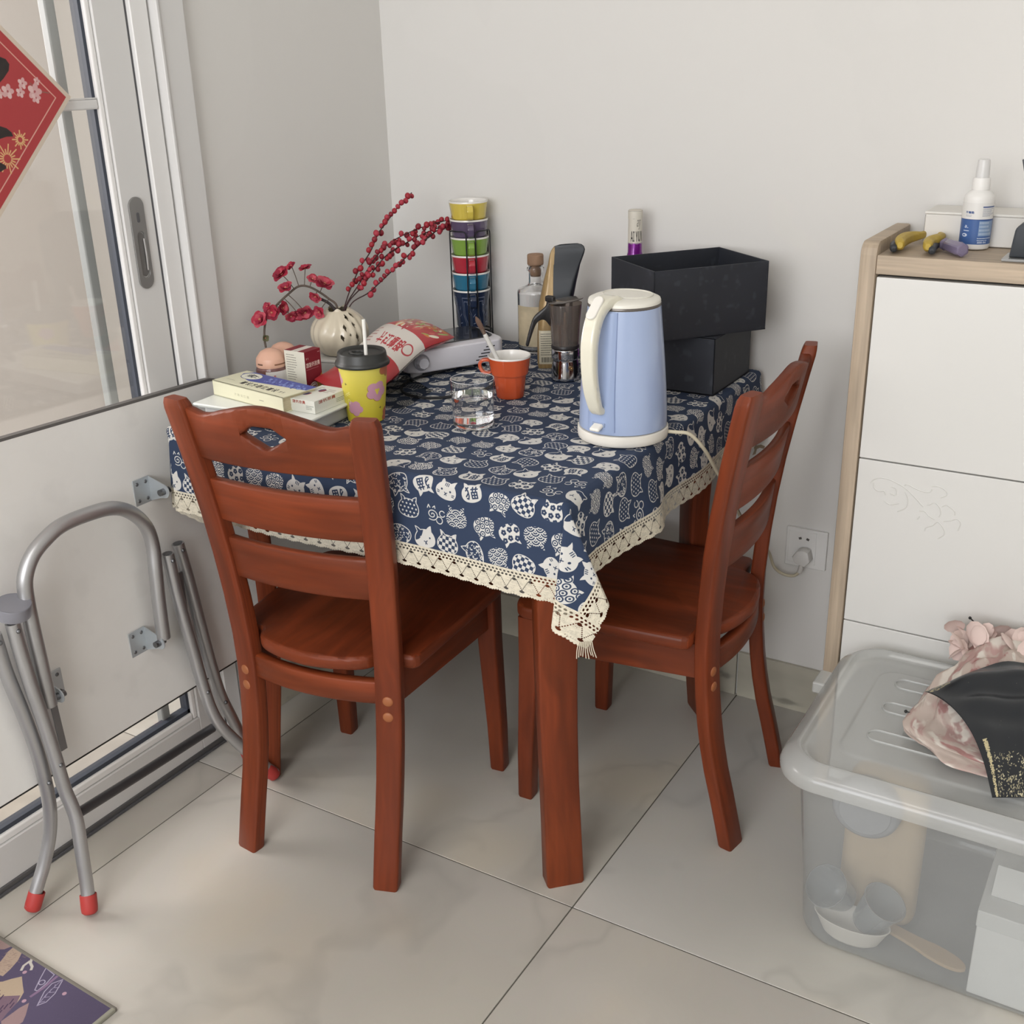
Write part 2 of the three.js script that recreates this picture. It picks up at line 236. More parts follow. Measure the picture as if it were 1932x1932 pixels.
function makeChair(label) {
  const c = thing('dining_chair', label, 'chair', [0, 0, 0], 0, 'cherry-stained dining chairs');
  const ys = [0, 0.004, 0.05, 0.1, 0.15, 0.2, 0.25, 0.3, 0.36, 0.42, 0.5, 0.58, 0.66, 0.74, 0.82, 0.85, 0.86, 0.866, 0.8685];
  for (const s of [-1, 1]) {
    const g = post(ys, (y) => { const e = y > 0.85 ? 1 - 0.22 * ((y - 0.85) / 0.0185) ** 2 : y < 0.004 ? 0.93 : 1; return { x: s * stileX(y), z: stileZ(y), w: 0.046 * e, t: 0.027 * e, a: s * 12.5 * Math.PI / 180 }; }, 0.0045);
    const p = partn('back_leg', g, M.cherry, c);
    for (const y of [0.352, 0.322]) { const k = partn('plug', new THREE.SphereGeometry(0.0095, 16, 8, 0, Math.PI * 2, 0, Math.PI / 2).scale(1, 0.35, 1).rotateX(Math.PI / 2), M.plug, p); k.position.set(s * stileX(y) + s * 0.003 - s * 0.0 , y, stileZ(y) + 0.0128); k.rotation.y = s * 12.5 * Math.PI / 180; }
  }
  const hw = (y) => stileX(y) - 0.0185;
  // top rail with a wave along its upper edge and an eye-shaped opening, built as four closed strips round the opening
  const H = hw(0.81), yt = (x) => 0.853 + 0.022 * Math.pow(0.5 + 0.5 * Math.cos(Math.PI * Math.min(1, Math.abs(x) / (H * 0.92))), 1.25) - 0.004 * smooth(0.5, 0.75, Math.abs(x) / H) + 0.006 * smooth(0.8, 1, Math.abs(x) / H), yb = (x) => 0.765;
  const a = 0.043, hc = 0.826, ht = (x) => hc + 0.0165 * Math.min(1, 1.9 * (1 - Math.abs(x) / a)) - 0.002 * (x / a) ** 2 * Math.min(1, 1.9 * (1 - Math.abs(x) / a)), hb = (x) => hc - 0.022 * Math.min(0.97, 1.06 * (1 - Math.abs(x) / a)), k = a / H;
  const strips = [slat(hw, yb, yt, 0.02, 0.017, 0, 14, -1, -k, H), slat(hw, yb, yt, 0.02, 0.017, 0, 14, k, 1, H), slat(hw, ht, yt, 0.02, 0.017, 0, 24, -k, k, H), slat(hw, yb, hb, 0.02, 0.017, 0, 24, -k, k, H)];
  part('top_rail', grainUV(merge(strips), 0, rnd(), rnd()), M.cherry, c);
  part('back_slat', grainUV(slat(hw, () => 0.65, () => 0.729, 0.018, 0.016), 0, rnd(), rnd()), M.cherry, c);
  part('back_slat_001', grainUV(slat(hw, () => 0.541, () => 0.618, 0.018, 0.016), 0, rnd(), rnd()), M.cherry, c);
  part('rear_apron', grainUV(slat((y) => stileX(y) - 0.016, () => 0.34, () => 0.384, 0.02, 0.018), 0, rnd(), rnd()), M.cherry, c);
  // shaped seat board
  const s = new THREE.Shape(); const P = (x, z) => [x, z];
  s.moveTo(-0.165, 0.415); s.quadraticCurveTo(0, 0.432, 0.165, 0.415); s.quadraticCurveTo(0.204, 0.41, 0.203, 0.375); s.lineTo(0.188, 0.095); s.quadraticCurveTo(0.187, 0.077, 0.172, 0.0755); s.lineTo(0.130, 0.0755); s.quadraticCurveTo(0.119, 0.0745, 0.117, 0.062); s.quadraticCurveTo(0.106, 0.026, 0, 0.018); s.quadraticCurveTo(-0.106, 0.026, -0.117, 0.062); s.quadraticCurveTo(-0.119, 0.0745, -0.130, 0.0755); s.lineTo(-0.172, 0.0755); s.quadraticCurveTo(-0.187, 0.077, -0.188, 0.095); s.lineTo(-0.203, 0.375); s.quadraticCurveTo(-0.204, 0.41, -0.165, 0.415);
  const seat = new THREE.ExtrudeGeometry(s, { depth: 0.012, bevelEnabled: true, bevelThickness: 0.007, bevelSize: 0.007, bevelOffset: -0.007, bevelSegments: 3, curveSegments: 14 }).rotateX(-Math.PI / 2).translate(0, 0.409, 0);
  part('seat', grainUV(toCreasedNormals(seat, 0.6), 2, rnd(), rnd()), M.cherry, c);
  for (const q of [-1, 1]) {
    const x0 = q * 0.142, z0 = -0.066, x1 = q * 0.172, z1 = -0.372, len = Math.hypot(x1 - x0, z1 - z0), g = rbox(0.02, 0.068, len, 0.002).rotateY(Math.atan2(x1 - x0, z1 - z0)).translate((x0 + x1) / 2, 0.368, (z0 + z1) / 2);
    partn('side_apron', grainUV(g, 2, rnd(), rnd()), M.cherry, c);
    const f = post([0, 0.004, 0.1, 0.2, 0.3, 0.4], (y) => { const e = y < 0.004 ? 0.93 : 1; return { x: q * lerp(0.181, 0.174, smooth(0, 0.4, y)), z: lerp(-0.398, -0.385, smooth(0, 0.4, y)), w: lerp(0.03, 0.04, y / 0.4) * e, t: lerp(0.03, 0.04, y / 0.4) * e, a: 0 }; }, 0.004);
    const l = partn('front_leg', f, M.cherry, c);
  }
  part('front_apron', grainUV(rbox(0.31, 0.068, 0.02, 0.002, 0, 0.368, -0.385), 0, rnd(), rnd()), M.cherry, c);
  return c;
}
const chair1 = makeChair('cherry wood dining chair at the front left, its slatted back turned towards the viewer');
chair1.position.set(0.436, 0, 0.921); chair1.rotation.y = 7 * Math.PI / 180;
const chair2 = chair1.clone(); chair2.name = numbered('dining_chair'); scene.add(chair2);
chair2.userData = { label: 'cherry wood dining chair seen edge-on between the table and the white cabinet', category: 'chair', group: 'cherry-stained dining chairs' };
chair2.position.set(1.055, 0, 0.358); chair2.rotation.y = 92.5 * Math.PI / 180;

// ---------------------------------------------------------------- dining table
const T = 0.765, TX0 = 0.108, TX1 = 0.902, TZ0 = 0.03, TZ1 = 0.828;
const table = thing('dining_table', 'square cherry wood dining table with curved plank legs under the navy cat-print cloth', 'table', [0, 0, 0]);
part('tabletop', grainUV(rbx(TX0, TX1, 0.732, T - 0.0035, TZ0, TZ1, 0.01), 0, 0.3, 0.1), M.cherry, table);
for (const [sx, sz] of [[1, 1], [-1, 1], [1, -1], [-1, -1]]) {
  const fx = sx > 0 ? 0.842 : 0.158, fz = sz > 0 ? 0.737 : 0.107, ys = [0, 0.004, 0.06, 0.12, 0.2, 0.3, 0.4, 0.5, 0.6, 0.68, 0.733];
  const g = post(ys, (y) => { const d = crv([[0, 0.004], [0.1, -0.006], [0.25, -0.022], [0.42, -0.03], [0.6, -0.026], [0.733, -0.018]], y), e = y < 0.004 ? 0.94 : 1; return { x: fx + sx * d * 0.71, z: fz + sz * d * 0.71, w: crv([[0, 0.068], [0.2, 0.064], [0.45, 0.068], [0.733, 0.078]], y) * e, t: crv([[0, 0.036], [0.3, 0.036], [0.733, 0.042]], y) * e, a: sx * sz * Math.PI / 4 }; }, 0.004);
  partn('leg', g, M.cherry, table);
}
part('apron', grainUV(rbx(0.19, 0.8, 0.65, 0.733, 0.70, 0.72, 0.002), 0), M.cherry, table);
part('apron_001', grainUV(rbx(0.19, 0.8, 0.65, 0.733, 0.135, 0.155, 0.002), 0), M.cherry, table);
part('apron_002', grainUV(rbx(0.165, 0.185, 0.65, 0.733, 0.17, 0.69, 0.002), 2), M.cherry, table);
part('apron_003', grainUV(rbx(0.81, 0.83, 0.65, 0.733, 0.17, 0.69, 0.002), 2), M.cherry, table);

// ---------------------------------------------------------------- tablecloth: navy cotton with printed cats, cotton lace hem
const INK = '#c9c7c2', NAVY = '#26354f';
function catPath(c, s) { // rounded head with two ears, s = half width
  c.beginPath(); c.moveTo(-0.62 * s, -0.55 * s); c.lineTo(-0.74 * s, -1.0 * s); c.quadraticCurveTo(-0.5 * s, -0.92 * s, -0.3 * s, -0.7 * s); c.quadraticCurveTo(0, -0.76 * s, 0.3 * s, -0.7 * s); c.quadraticCurveTo(0.5 * s, -0.92 * s, 0.74 * s, -1.0 * s); c.lineTo(0.72 * s, -0.52 * s);
  c.bezierCurveTo(1.08 * s, -0.1 * s, 1.05 * s, 0.45 * s, 0.62 * s, 0.66 * s); c.quadraticCurveTo(0, 0.9 * s, -0.62 * s, 0.66 * s); c.bezierCurveTo(-1.05 * s, 0.45 * s, -1.08 * s, -0.1 * s, -0.62 * s, -0.55 * s); c.closePath();
}
function strokes(c, s, list) { for (const l of list) { c.beginPath(); l.forEach((p, i) => i ? c.lineTo(p[0] * s, p[1] * s) : c.moveTo(p[0] * s, p[1] * s)); c.stroke(); } }
const MAO = [[[-0.3, -0.5], [-0.52, -0.25]], [[-0.5, -0.5], [-0.3, -0.2], [-0.27, 0.2], [-0.36, 0.48], [-0.5, 0.42]], [[-0.28, -0.05], [-0.55, 0.25]], [[0.0, -0.32], [0.6, -0.32]], [[0.15, -0.5], [0.15, -0.18]], [[0.44, -0.5], [0.44, -0.18]], [[0.03, -0.06], [0.55, -0.06], [0.55, 0.46], [0.03, 0.46], [0.03, -0.06]], [[0.03, 0.2], [0.55, 0.2]], [[0.29, -0.06], [0.29, 0.46]]];
function cat(c, x, y, s, kind, rot) {
  c.save(); c.translate(x, y); c.rotate(rot); c.lineWidth = s * 0.075; c.lineJoin = c.lineCap = 'round'; c.strokeStyle = INK; c.fillStyle = INK;
  const face = (ink) => { c.fillStyle = c.strokeStyle = ink; c.lineWidth = s * 0.07; for (const e of [-1, 1]) { c.beginPath(); c.arc(e * 0.4 * s, -0.02 * s, 0.09 * s, 0, 7); c.fill(); } strokes(c, s, [[[-0.12, 0.18], [0, 0.26], [0.12, 0.18]], [[0, 0.26], [-0.09, 0.42]], [[0, 0.26], [0.09, 0.42]], [[-0.15, -0.62], [-0.15, -0.4]], [[0, -0.64], [0, -0.38]], [[0.15, -0.62], [0.15, -0.4]], [[-0.8, 0.18], [-0.6, 0.22]], [[-0.78, 0.34], [-0.6, 0.34]], [[0.8, 0.18], [0.6, 0.22]], [[0.78, 0.34], [0.6, 0.34]]]); };
  if (kind === 0) { catPath(c, s); c.fill(); face(NAVY); }
  else if (kind === 1) { catPath(c, s); c.fill(); c.strokeStyle = NAVY; c.lineWidth = s * 0.12; strokes(c, s * 0.95, MAO); }
  else if (kind === 10) { // curled sleeping cat, line only
    c.lineWidth = s * 0.09; c.beginPath(); for (let a = 0; a < 11.5; a += 0.2) { const r = s * (0.06 + 0.048 * a); c.lineTo(0.25 * s + r * Math.cos(a), 0.05 * s + r * 0.85 * Math.sin(a)); } c.stroke(); c.beginPath(); c.arc(-0.5 * s, -0.25 * s, 0.3 * s, 0.6, 5.9); c.stroke(); c.beginPath(); c.arc(-0.7 * s, 0.4 * s, 0.26 * s, 3.4, 8.6); c.stroke(); strokes(c, s, [[[0.55, 0.6], [0.72, 0.8], [0.8, 0.5]], [[0.05, 0.66], [0.12, 0.86], [0.28, 0.68]]]);
  } else {
    catPath(c, s); c.save(); if ([2, 3, 4, 9].includes(kind)) { c.fill(); } else if (kind !== 7) c.stroke(); c.clip();
    c.fillStyle = c.strokeStyle = NAVY;
    if (kind === 2) { const q = s * 0.3; for (let i = -4; i < 5; i++) for (let j = -4; j < 5; j++) if ((i + j) % 2) c.fillRect(i * q + q * 0.3, j * q, q, q); }
    if (kind === 3) for (const [fx, fy] of [[-0.55, -0.5], [0.05, -0.35], [0.6, -0.45], [-0.7, 0.15], [-0.1, 0.3], [0.5, 0.2], [-0.4, 0.75], [0.3, 0.8], [0.9, 0.7]]) { for (let k = 0; k < 5; k++) { c.beginPath(); c.arc((fx + 0.13 * Math.cos(k * 1.257)) * s, (fy + 0.13 * Math.sin(k * 1.257)) * s, 0.115 * s, 0, 7); c.fill(); } c.fillStyle = INK; c.beginPath(); c.arc(fx * s, fy * s, 0.05 * s, 0, 7); c.fill(); c.fillStyle = NAVY; }
    if (kind === 4) { c.lineWidth = s * 0.085; for (const [fx, fy] of [[-0.6, -0.62], [-0.72, -0.05], [-0.2, -0.3], [0.32, -0.5], [0.8, -0.55], [0.15, 0.1], [0.68, 0], [-0.35, 0.3], [-0.8, 0.5], [0.45, 0.48], [-0.05, 0.62]]) { c.beginPath(); c.arc(fx * s, fy * s, 0.2 * s, 0, 7); c.stroke(); c.beginPath(); c.arc(fx * s, fy * s, 0.07 * s, 0, 7); c.fill(); } }
    if (kind === 5) { c.fillStyle = INK; for (let i = -3; i < 4; i++) for (let j = -3; j < 4; j++) { c.beginPath(); c.arc((i * 0.36 + (j % 2) * 0.18) * s, j * 0.33 * s, 0.085 * s, 0, 7); c.fill(); } }
    if (kind === 6) { c.strokeStyle = INK; c.lineWidth = s * 0.075; for (let n = 0; n < 95; n++) { const px = rr(-1, 1) * s, py = rr(-0.9, 0.85) * s, a = rnd() * 6.28; c.beginPath(); c.moveTo(px, py); c.lineTo(px + 0.1 * s * Math.cos(a), py + 0.1 * s * Math.sin(a)); c.stroke(); } }
    if (kind === 7) { c.strokeStyle = INK; c.lineWidth = s * 0.075; for (let j = -4; j < 4; j++) for (let i = -2; i < 3; i++) { const px = (i * 0.8 + (j % 2 ? 0.4 : 0)) * s, py = (j * 0.32 + 0.4) * s; c.fillStyle = NAVY; c.beginPath(); c.arc(px, py, 0.45 * s, 0, 7); c.fill(); for (const r of [0.43, 0.25, 0.08]) { c.beginPath(); c.arc(px, py, r * s, Math.PI, Math.PI * 2); c.stroke(); } } }
    if (kind === 8) { c.fillStyle = INK; c.beginPath(); c.moveTo(-1.2 * s, 0.15 * s); c.quadraticCurveTo(-0.3 * s, 0.35 * s, 0.05 * s, -0.95 * s); c.lineTo(1.3 * s, -1.2 * s); c.lineTo(1.2 * s, 1.2 * s); c.lineTo(-1.2 * s, 1.2 * s); c.closePath(); c.fill(); c.fillStyle = INK; c.beginPath(); c.arc(-0.36 * s, -0.1 * s, 0.07 * s, 0, 7); c.fill(); c.strokeStyle = NAVY; c.fillStyle = NAVY; c.lineWidth = s * 0.075; strokes(c, s, [[[-0.1, 0.24], [0.05, 0.32], [0.2, 0.22]], [[0.05, 0.32], [0, 0.5]], [[0.05, 0.32], [0.14, 0.5]]]); c.beginPath(); c.arc(0.5 * s, -0.02 * s, 0.08 * s, 0, 7); c.fill(); }
    if (kind === 9) { c.fillStyle = INK; face(NAVY); }
    c.restore(); if ([2, 5, 6, 8].includes(kind)) { catPath(c, s); c.strokeStyle = INK; c.lineWidth = s * 0.075; c.stroke(); }
  }
  c.restore();
}
const PERIOD = 0.55, NC = 12;
const clothTex = canvasTex(2048, 2048, (c, W) => {
  c.fillStyle = NAVY; c.fillRect(0, 0, W, W);
  const st = W / NC, order = [0, 3, 2, 5, 7, 4, 1, 8, 6, 10, 3, 0, 2, 4, 9, 5, 8, 7, 1, 6];
  for (let j = 0; j < NC; j++) for (let i = 0; i < NC; i++) {
    const kind = order[(i * 7 + j * 5 + Math.floor(rnd() * 3)) % order.length], x = (i + 0.5 + (j % 2 ? 0.28 : -0.12) + rr(-0.07, 0.07)) * st, y = (j + 0.5 + rr(-0.08, 0.08)) * st, rot = (rnd() < 0.5 ? 0 : Math.PI) + rr(-0.45, 0.45) + (rnd() < 0.12 ? 1.4 : 0), s = st * rr(0.41, 0.45);
    const s0 = seed; for (const ox of [0, -W, W]) for (const oy of [0, -W, W]) if (Math.abs(x + ox - W / 2) < W / 2 + st && Math.abs(y + oy - W / 2) < W / 2 + st) { seed = s0; cat(c, x + ox, y + oy, s, kind, rot); }
  }
});
const weave = pixTex(128, 128, (u, v) => { const k = 128 + 50 * Math.sin(u * 128 * Math.PI / 2) * Math.sin(v * 128 * Math.PI / 2) + 40 * (fbm(u, v, 16, 4, 3) - 0.5); return [k, k, k]; }, false, [16, 16]);
M.cloth = std(0xffffff, 0.86, { map: clothTex, bumpMap: weave, bumpScale: 0.00025, side: THREE.DoubleSide });
// lace: cream cotton with rows of eyelets and fans, scalloped lower edge (u along, v across, 1 = free edge)
const LACEP = 0.056;
const laceAlpha = canvasTex(512, 384, (c, W, Hh) => {
  c.fillStyle = '#fff'; c.fillRect(0, 0, W, Hh); c.fillStyle = '#000';
  const el = (x, y, a, b, r = 0) => { for (const o of [-W, 0, W]) { c.beginPath(); c.ellipse(x + o, y, a, b, r, 0, 7); c.fill(); } };
  for (let k = 0; k < 8; k++) { el((k + 0.5) * W / 8, 46, 21, 13, 0.25); el(k * W / 8, 90, 20, 15, -0.2); }
  for (let k = 0; k < 2; k++) {
    const x = k * W / 2; el(x + W / 4, 132, 34, 21, 0.15);
    for (let t = 0; t < 7; t++) { el(x + W / 4 - 40 - t * 14, 140 + t * 22, 8, 9); el(x + W / 4 + 40 + t * 14, 140 + t * 22, 8, 9); }
    for (let t = 0; t < 3; t++) el(x + W / 4 - 20 + t * 20, 172 + (t % 2) * 10, 4, 5);
    el(x, 300, 40, 19, 0.1); el(x + W / 4, 330, 4, 10); el(x + W / 4 - 30, 318, 4, 6); el(x + W / 4 + 30, 318, 4, 6);
  }
  c.beginPath(); c.moveTo(0, Hh); for (let x = 0; x <= W; x += 2) c.lineTo(x, Hh - 26 + 14 * Math.abs(Math.sin(x / W * Math.PI * 12)) + 8 * Math.cos(x / W * Math.PI * 4)); c.lineTo(W, Hh); c.fill();
}, false);
const laceMap = pixTex(256, 192, (u, v) => { const k = 0.88 + 0.18 * fbm(u, v, 10, 3, 3, 30) - 0.06 * (vnoise(u * 60, v * 20, 60, 20, 8) > 0.7 ? 1 : 0); return [214 * k, 206 * k, 186 * k]; });
laceAlpha.wrapT = THREE.ClampToEdgeWrapping;
M.lace = std(0xffffff, 0.9, { map: laceMap, alphaMap: laceAlpha, alphaTest: 0.5, side: THREE.DoubleSide });
{
  const HF = 0.165, HR = 0.148, HL = 0.172, LW = 0.041, Rr = 0.011;
  const toCam = [0.49, 0.87], acr = [0.87, -0.49];
  // corner rays: how far a ray of the cloth leaning out of the corner tilts across (p) and towards the room (q)
  const FR = [[0, 0, 0], [12, 0.17, 0.03], [17, 0.16, 0.09], [29, -0.12, 0.15], [33, -0.11, 0.21], [42, 0.12, 0.25], [58, 0.37, 0.22], [66, 0.37, 0.14], [78, 0.17, 0.04], [90, 0, 0]];
  const FL = [[0, 0, 0], [15, 0.06, -0.02], [30, 0.16, -0.12], [45, 0.2, -0.26], [60, 0.12, -0.2], [78, 0.03, -0.08], [90, 0, 0]];
  const tiltF = (x) => 0.055 + 0.05 * Math.sin((x - 0.2) * 11) * smooth(TX0, 0.3, x) * smooth(TX1, 0.8, x);
  const tiltR = (z) => 0.07 + (0.16 * Math.exp(-(((z - 0.565) / 0.05) ** 2)) - 0.05 * Math.exp(-(((z - 0.68) / 0.06) ** 2)) + 0.05 * Math.sin(z * 22)) * smooth(TZ1, 0.74, z);
  const arc = (d) => d < Rr * Math.PI / 2 ? [Rr * Math.sin(d / Rr), Rr * (1 - Math.cos(d / Rr)), 0] : [Rr, Rr, d - Rr * Math.PI / 2];
  function drape(X, Z) { // cloth point -> place
    const a = Math.max(0, Z - TZ1), b = Math.max(0, X - TX1), l = Math.max(0, TX0 - X), cx = Math.min(TX1, Math.max(TX0, X)), cz = Math.min(TZ1, Z);
    if (a + b + l === 0) return V(X, T + 0.0006 * Math.sin(X * 31) * Math.sin(Z * 27), Z);
    let nx, nz, tx, tz, d;
    if (a > 0 && b + l > 0) {
      d = Math.hypot(a, b + l); const fi = Math.atan2(b + l, a), deg = fi * 180 / Math.PI, s = b > 0 ? 1 : -1, tab = b > 0 ? FR : FL;
      const p = crv(tab.map((r) => [r[0], r[1]]), deg), q = crv(tab.map((r) => [r[0], r[2]]), deg), f = deg / 90;
      nx = s * Math.sin(fi); nz = Math.cos(fi);
      const bxx = s > 0 ? tiltR(TZ1) : -0.13, bz = tiltF(cx);
      tx = bxx * f + (s > 0 ? p * acr[0] + q * toCam[0] : p * 0.9 - q * 0.3); tz = bz * (1 - f) + (s > 0 ? p * acr[1] + q * toCam[1] : q * 0.9 - p * 0.1);
    } else if (a > 0) { d = a; nx = 0; nz = 1; tx = 0; tz = tiltF(X); }
    else { d = b + l; nx = b > 0 ? 1 : -1; nz = 0; tx = b > 0 ? tiltR(Z) : -0.13; tz = 0; }
    const [o, dn, e] = arc(d), t = Math.hypot(tx, tz), dy = e / Math.sqrt(1 + t * t);
    return V(cx + nx * o + tx * dy, T - dn - dy, cz + nz * o + tz * dy);
  }
  const ax = (lo, hi, cuts, st) => { const out = []; let prev = lo; for (const c of [...cuts, hi]) { const n = Math.max(1, Math.ceil((c - prev) / st)); for (let i = 0; i < n; i++) out.push(lerp(prev, c, i / n)); prev = c; } out.push(hi); return out; };
  const sheet = (xs, zs, uvf) => gridGeo(zs.map((z) => xs.map((x) => drape(x, z))), false, (i, j) => uvf(xs[i], zs[j]));
  const X0 = TX0 - HL, X1 = TX1 + HR, Z0 = TZ0, Z1 = TZ1 + HF, st = 0.006;
  const cloth = thing('tablecloth', 'navy cotton tablecloth printed with white cats, cream lace hem, draped over the dining table', 'tablecloth');
  part('cloth', sheet(ax(X0 + LW, X1 - LW, [TX0 - 0.02, TX0, TX0 + 0.0001, TX1, TX1 + 0.0001, TX1 + 0.02], st), ax(Z0, Z1 - LW, [TZ1, TZ1 + 0.0001, TZ1 + 0.02], st), (x, z) => [x / PERIOD, 1 - z / PERIOD]), M.cloth, cloth);
  const zs = ax(Z1 - LW, Z1, [], 0.005), xs = ax(X0, X1, [TX0, TX1], 0.0045);
  part('lace_trim', [
    sheet(xs, zs, (x, z) => [x / LACEP, 1 - (z - Z1 + LW) / LW]),
    sheet(ax(X1 - LW, X1, [], 0.005), ax(Z0, Z1 - LW, [TZ1], 0.005), (x, z) => [z / LACEP + 0.3, 1 - (x - X1 + LW) / LW]),
    sheet(ax(X0, X0 + LW, [], 0.005), ax(Z0, Z1 - LW, [TZ1], 0.005), (x, z) => [z / LACEP + 0.1, (x - X0) / LW])].map((g) => norm(g)), M.lace, cloth);
  const tip = drape(X1, Z1), fr = []; for (let k = 0; k < 9; k++) { const o = (k - 4) * 0.0022; fr.push(tube([V(tip.x + o * 0.9, tip.y + 0.014, tip.z - o * 0.5), V(tip.x + o * 1.2, tip.y + 0.002, tip.z - o * 0.6 + 0.001), V(tip.x + o * 1.5 + rr(-.002, .002), tip.y - rr(0.006, 0.014), tip.z - o * 0.7)], 0.0008, 6, 5)); }
  part('frayed_threads', fr, std(0xcfc6b2, 0.9), cloth);
}
// parts written in world metres under a thing that stands at its own base
function pw(name, geo, mat, t, label) { const g = Array.isArray(geo) ? merge(geo) : geo; g.translate(-t.position.x, -t.position.y, -t.position.z); return partn(name, g, mat, t, label); }
// ---------------------------------------------------------------- folded table leaning on the sliding door
{
  const t = thing('folding_table', 'white folding table stood on edge against the sliding door, grey steel legs folded', 'folding table', [0.1, 0, 1.05]);
  const a = Math.atan(0.079), L = 0.567, z0 = 0.635, z1 = 1.56, zc = (z0 + z1) / 2;
  const toSlab = (g) => g.rotateY(Math.PI / 2).rotateZ(a).translate(0.085, 0.232, zc); // shape x -> -z, y up the slab, depth -> +x
  const rs = (w, h, r) => { const s = new THREE.Shape(); s.moveTo(-w / 2 + r, 0); s.lineTo(w / 2 - r, 0); s.quadraticCurveTo(w / 2, 0, w / 2, r); s.lineTo(w / 2, h - r); s.quadraticCurveTo(w / 2, h, w / 2 - r, h + r * 0.033); s.lineTo(-w / 2 + r, h + 0.03 - r * 0.033); s.quadraticCurveTo(-w / 2, h + 0.031, -w / 2, h + 0.03 - r); s.lineTo(-w / 2, r); s.quadraticCurveTo(-w / 2, 0, -w / 2 + r, 0); return s; };
  const laminate = pixTex(256, 256, (u, v) => { const k = 1 + 0.05 * (fbm(u, v, 4, 13, 4) - 0.5), d = smooth(0.66, 0.8, fbm(u, v, 12, 67, 3)) * 0.018; return [228 * k * (1 - d), 226 * k * (1 - d), 222 * k * (1 - d)]; }, true, [1.4, 1.4]);
  pw('table_top', toSlab(extr(rs(z1 - z0, L, 0.032), 0.016, 0.001).translate(0, 0, -0.016)), std(0xffffff, 0.5, { map: laminate }), t);
  const ring = rs(z1 - z0 + 0.005, L + 0.005, 0.034); ring.holes.push(new THREE.Path(rs(z1 - z0, L, 0.032).getPoints(6).reverse()));
  pw('edge_banding', toSlab(extr(ring, 0.017).translate(0, -0.0025, -0.0167)), std(0x5d5a58, 0.5), t);
  const R = 0.0125;
  const hoop = [[0.112, 0.383, 0.922], [0.112, 0.452, 0.920], [0.112, 0.516, 0.916], [0.110, 0.566, 0.912], [0.110, 0.607, 0.921], [0.110, 0.642, 0.948], [0.110, 0.662, 0.983], [0.110, 0.669, 1.030], [0.110, 0.669, 1.085], [0.110, 0.657, 1.121], [0.110, 0.639, 1.149], [0.110, 0.610, 1.168], [0.110, 0.578, 1.173], [0.112, 0.526, 1.175], [0.112, 0.474, 1.174], [0.112, 0.412, 1.173], [0.112, 0.377, 1.173]];
  pw('hoop_leg', tube(hoop, R, 90, 14), M.steel, t);
  const legs = [
    [[0.112, 0.538, 0.884], [0.114, 0.471, 0.880], [0.117, 0.402, 0.874], [0.121, 0.326, 0.866], [0.127, 0.255, 0.861], [0.136, 0.198, 0.856], [0.146, 0.159, 0.846], [0.158, 0.115, 0.824], [0.172, 0.063, 0.795], [0.182, 0.027, 0.771], [0.186, 0.014, 0.762]],
    [[0.088, 0.535, 0.837], [0.092, 0.459, 0.828], [0.098, 0.363, 0.821], [0.103, 0.262, 0.812], [0.106, 0.194, 0.802], [0.107, 0.136, 0.784], [0.107, 0.085, 0.768], [0.107, 0.043, 0.755], [0.107, 0.014, 0.748]],
    [[0.112, 0.547, 1.207], [0.114, 0.506, 1.206], [0.118, 0.432, 1.202], [0.122, 0.360, 1.196], [0.128, 0.292, 1.193], [0.134, 0.230, 1.192], [0.141, 0.197, 1.190], [0.148, 0.165, 1.191], [0.157, 0.106, 1.200], [0.167, 0.047, 1.210], [0.176, 0.013, 1.220]],
    [[0.095, 0.533, 1.231], [0.096, 0.467, 1.226], [0.098, 0.431, 1.222], [0.100, 0.374, 1.214], [0.102, 0.309, 1.207], [0.102, 0.254, 1.204], [0.100, 0.204, 1.203], [0.097, 0.163, 1.206], [0.093, 0.124, 1.214], [0.089, 0.082, 1.230], [0.086, 0.048, 1.248], [0.084, 0.015, 1.266]]];
  const red = std(0xb23a36, 0.5);
  for (const l of legs) {
    const m = pw('leg', tube(l, R * 0.92, 60, 14), M.steel, t), n = l.length, b = V(...l[n - 1]), d = V(...l[n - 2]).sub(b).normalize(), c = b.clone().addScaledVector(d, 0.026);
    const cap = lathe([[0.0001, 0], [0.010, 0.0005], [0.0135, 0.004], [0.0142, 0.012], [0.0142, 0.034], [0.0125, 0.0345]], 20); cap.applyQuaternion(new THREE.Quaternion().setFromUnitVectors(V(0, 1, 0), d)); cap.translate(b.x - t.position.x - d.x * 0.004, b.y - d.y * 0.004 - 0.005, b.z - t.position.z - d.z * 0.004); part('foot_cap', cap, red, m, 'red plastic foot cap');
    for (const p of [l[0], l[Math.floor(n * 0.45)]]) partn('rivet', sph(0.0042, 10, p[0] + 0.0115 - t.position.x, p[1] - 0.012, p[2] - t.position.z), std(0x77787a, 0.35, { metalness: 0.8 }), m);
    const end = new THREE.CircleGeometry(R * 0.72, 14); end.applyQuaternion(new THREE.Quaternion().setFromUnitVectors(V(0, 0, 1), V(...l[0]).sub(V(...l[1])).normalize())); const e0 = V(...l[0]).sub(V(...l[1])).normalize().multiplyScalar(0.0006); part('open_end', end.translate(l[0][0] + e0.x - t.position.x, l[0][1] + e0.y, l[0][2] + e0.z - t.position.z), M.groove, m);
  }
  pw('crossbar', tube([[0.130, 0.157, 0.855], [0.129, 0.160, 1.016], [0.132, 0.168, 1.182]], 0.009, 12, 12), std(0x4e4d4f, 0.4, { metalness: 0.7 }), t, 'dark steel crossbar between the folded legs');
